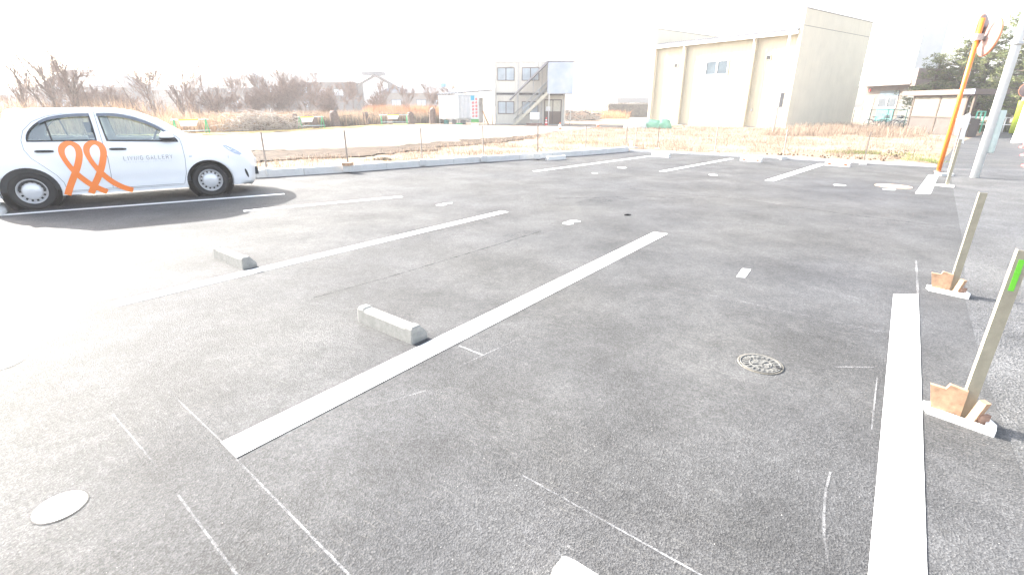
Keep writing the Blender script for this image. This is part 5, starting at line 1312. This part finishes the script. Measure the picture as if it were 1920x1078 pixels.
TREES = [(40, 42, 4.2, (-.1, 0), 'thin bare tree at the left, further back'), (195, 38, 2.9, (-.1, 0), 'low bare tree right of the crooked trunk'), (420, 42, 2.9, (.1, 0), 'bare tree in front of the grey hip roofed house'),
         (598, 52, 4.6, (0, 0), 'slim bare tree right of the big round shrub'), (635, 54, 4.0, (.1, 0), 'crooked bare tree between two grey houses'), (665, 56, 3.0, (-.1, 0), 'low bare tree left of the white gable'), (752, 54, 3.6, (.15, 0), 'forked bare tree left of the tin roofed house'), (796, 52, 3.4, (.0, 0), 'bare tree in front of the tin roofed house'), (818, 54, 3.6, (.05, 0), 'bare tree next to the blue flag')]
for k, (px, Y, hh, ln, lb) in enumerate(TREES):
    p = PD(px, 200, Y); bare_tree((p.x, Y), hh, 100+k, lb, ln, R.choice((4, 5)), .5, .075 if Y < 45 else .06, BT)
for k, (px, Y, hh, lb) in enumerate([(520, 46, 3.5, 'big rounded leafless shrub in front of the wide dark roof'), (565, 47, 3.9, 'tall rounded leafless shrub, right half of the big thicket'), (395, 40, 2.6, 'reddish leafless shrub above the bonnet'), (160, 38, 3.0, 'dense leafless shrub above the car roof'), (700, 58, 2.6, 'low leafless shrub in front of the white gable'), (232, 44, 2.4, 'pale leafless shrub above the front door window'), (470, 46, 2.7, 'leafless shrub left of the big thicket'), (612, 50, 2.7, 'leafless shrub right of the big thicket')]):
    p = PD(px, 200, Y); bare_tree((p.x, Y), hh, 300+k, lb, (0, 0), 8, .75, .05, 'leafless shrubs beyond the reeds', 'leafless_shrub', 4, .009)
# far left slope behind the hall
p = PD(1172, 205, 78)
t = empty('clipped_hedge', (p.x, 78, 0), 0, 'long grey clipped hedge left of the warehouse', 'hedge')
mb = MB()
for _ in range(5000):
    x, y, z = R.uniform(-2.8, 4.5), R.uniform(0, 2), R.uniform(0, 2.0); a_, b_ = R.uniform(0, 6.3), R.uniform(-1, 1); s_ = R.uniform(.05, .14)
    mb.add([(x, y, z), (x+cos(a_)*s_, y+sin(a_)*s_, z+b_*s_), (x-sin(a_)*s_*.6, y+cos(a_)*s_*.6, z+s_*.7)], [(0, 1, 2)])
mb.build('foliage', M_BRUSH, t); MB().box(-2.7, 4.4, .3, 1.7, -.1, 1.8).build('core', simple('hedge_core', (.13, .12, .09), .95, var=.3, scale=3), t)
for k, (px, Y, hh, lb) in enumerate([(350, 42, 4.3, 'slender bare sapling above the headlight of the car'), (445, 47, 3.8, 'slender bare sapling between two grey houses'), (500, 48, 3.7, 'slender bare sapling at the left side of the big thicket'), (545, 45, 4.3, 'slender bare sapling rising from the top of the big thicket'), (300, 40, 3.6, 'slender bare sapling above the front wheel side of the windscreen'), (720, 55, 3.6, 'slender bare sapling right before the white gable'), (100, 36, 3.9, 'slender bare sapling behind the rear window of the car')]):
    p = PD(px, 200, Y); bare_tree((p.x, Y), hh, 700+k, lb, (R.uniform(-.3, .1), 0), 5, .35, .05, BT)
mb = MB(); blades(mb, 3500, lambda: (R.uniform(6, 15), R.uniform(66, 84)), .3, 1.3, .06, .4, zf=.0); stuff(mb, 'bank_grass', M_REED2, 'pinkish dry bank behind the stone stack')

# pines
def pine(loc, hgt, rad, seed, label):
    Rr = random.Random(seed); t = empty('pine_tree', (loc[0], loc[1], 0), 0, label, 'tree', 'pine trees behind the shelter')
    tm, cm = MB(), MB(); tm.tube([(0, 0, -.1), (.1, 0, hgt*.4), (0, .1, hgt*.75), (.05, 0, hgt*.97)], [.2, .15, .09, .02], 8, False)
    nb = int(hgt*9)
    for k in range(nb):
        f = (k+Rr.random())/nb; z = hgt*(.10+.88*f); L = rad*(1-f**1.6*.85)*Rr.uniform(.55, 1.1); a_ = Rr.uniform(0, 2*pi); up = Rr.uniform(.05, .45)
        e = Vector((cos(a_)*L, sin(a_)*L, z+L*up)); s_ = Vector((0, 0, z)); tm.tube([s_, (s_+e)/2+Vector((0, 0, -.08)), e], [.035, .025, .01], 4, False)
        nc = int(4+L*4.4)
        for j in range(nc):
            g_ = .3+.75*(j+Rr.random())/nc; c = s_+(e-s_)*min(g_, 1.02)+Vector((Rr.gauss(0, .22), Rr.gauss(0, .22), Rr.gauss(.03, .12)))
            for _ in range(15):   # a tuft: needles radiating from its centre, upwards
                v = Vector((Rr.gauss(0, 1), Rr.gauss(0, 1), Rr.gauss(.5, .8))).normalized(); q = v.orthogonal().normalized(); l_ = Rr.uniform(.15, .34); w_ = .028
                mid = c+v*l_*.5
                cm.add([c, mid+q*w_, c+v*l_, mid-q*w_], [(0, 1, 2, 3)])
    tm.build('trunk', M_BARK, t); cm.build('crown', M_PINE, t); return t
for k, (px, Y, hh, rd, lb) in enumerate([(1736, 41, 5.4, 2.2, 'shortest pine, leftmost, beside the white building'), (1778, 40, 6.2, 2.4, 'pine behind the left half of the timber shelter'), (1822, 39, 6.9, 2.6, 'pine behind the orange mirror pole'), (1868, 38, 7.8, 2.8, 'tallest pine, behind the utility pole'), (1915, 36, 6.6, 2.6, 'pine at the right edge of the photo'), (1800, 46, 6.5, 2.8, 'darker pine behind the others'), (1890, 45, 7.0, 3.0, 'rear pine between utility pole and right edge')]):
    p = PD(px, 200, Y); pine((p.x, Y), hh, rd, 500+k, lb)
mb = MB(); blades(mb, 4000, lambda: (lambda t_: (30.5+t_*9+R.uniform(-1, 1), 39.5-t_*4.5+R.uniform(-1, 1)))(R.random()), .2, .9, .05, .6, zf=0); stuff(mb, 'undergrowth', M_PINE, 'green undergrowth below the pines')

# ------------------------------------------------------------------ air
m = MB(); m.box(-300, 300, -40, 170, -1.2, 16)
hz_ = m.build('haze', bpy.data.materials.new('haze_air')); hz_['kind'] = 'stuff'
hm = hz_.data.materials[0]; hm.use_nodes = True; nt = hm.node_tree; nt.nodes.remove(nt.nodes['Principled BSDF'])
pv = nt.nodes.new('ShaderNodeVolumePrincipled'); pv.inputs['Color'].default_value = (.95, .96, 1, 1); pv.inputs['Density'].default_value = .00125; pv.inputs['Anisotropy'].default_value = .25
nt.links.new(pv.outputs[0], nt.nodes['Material Output'].inputs['Volume'])
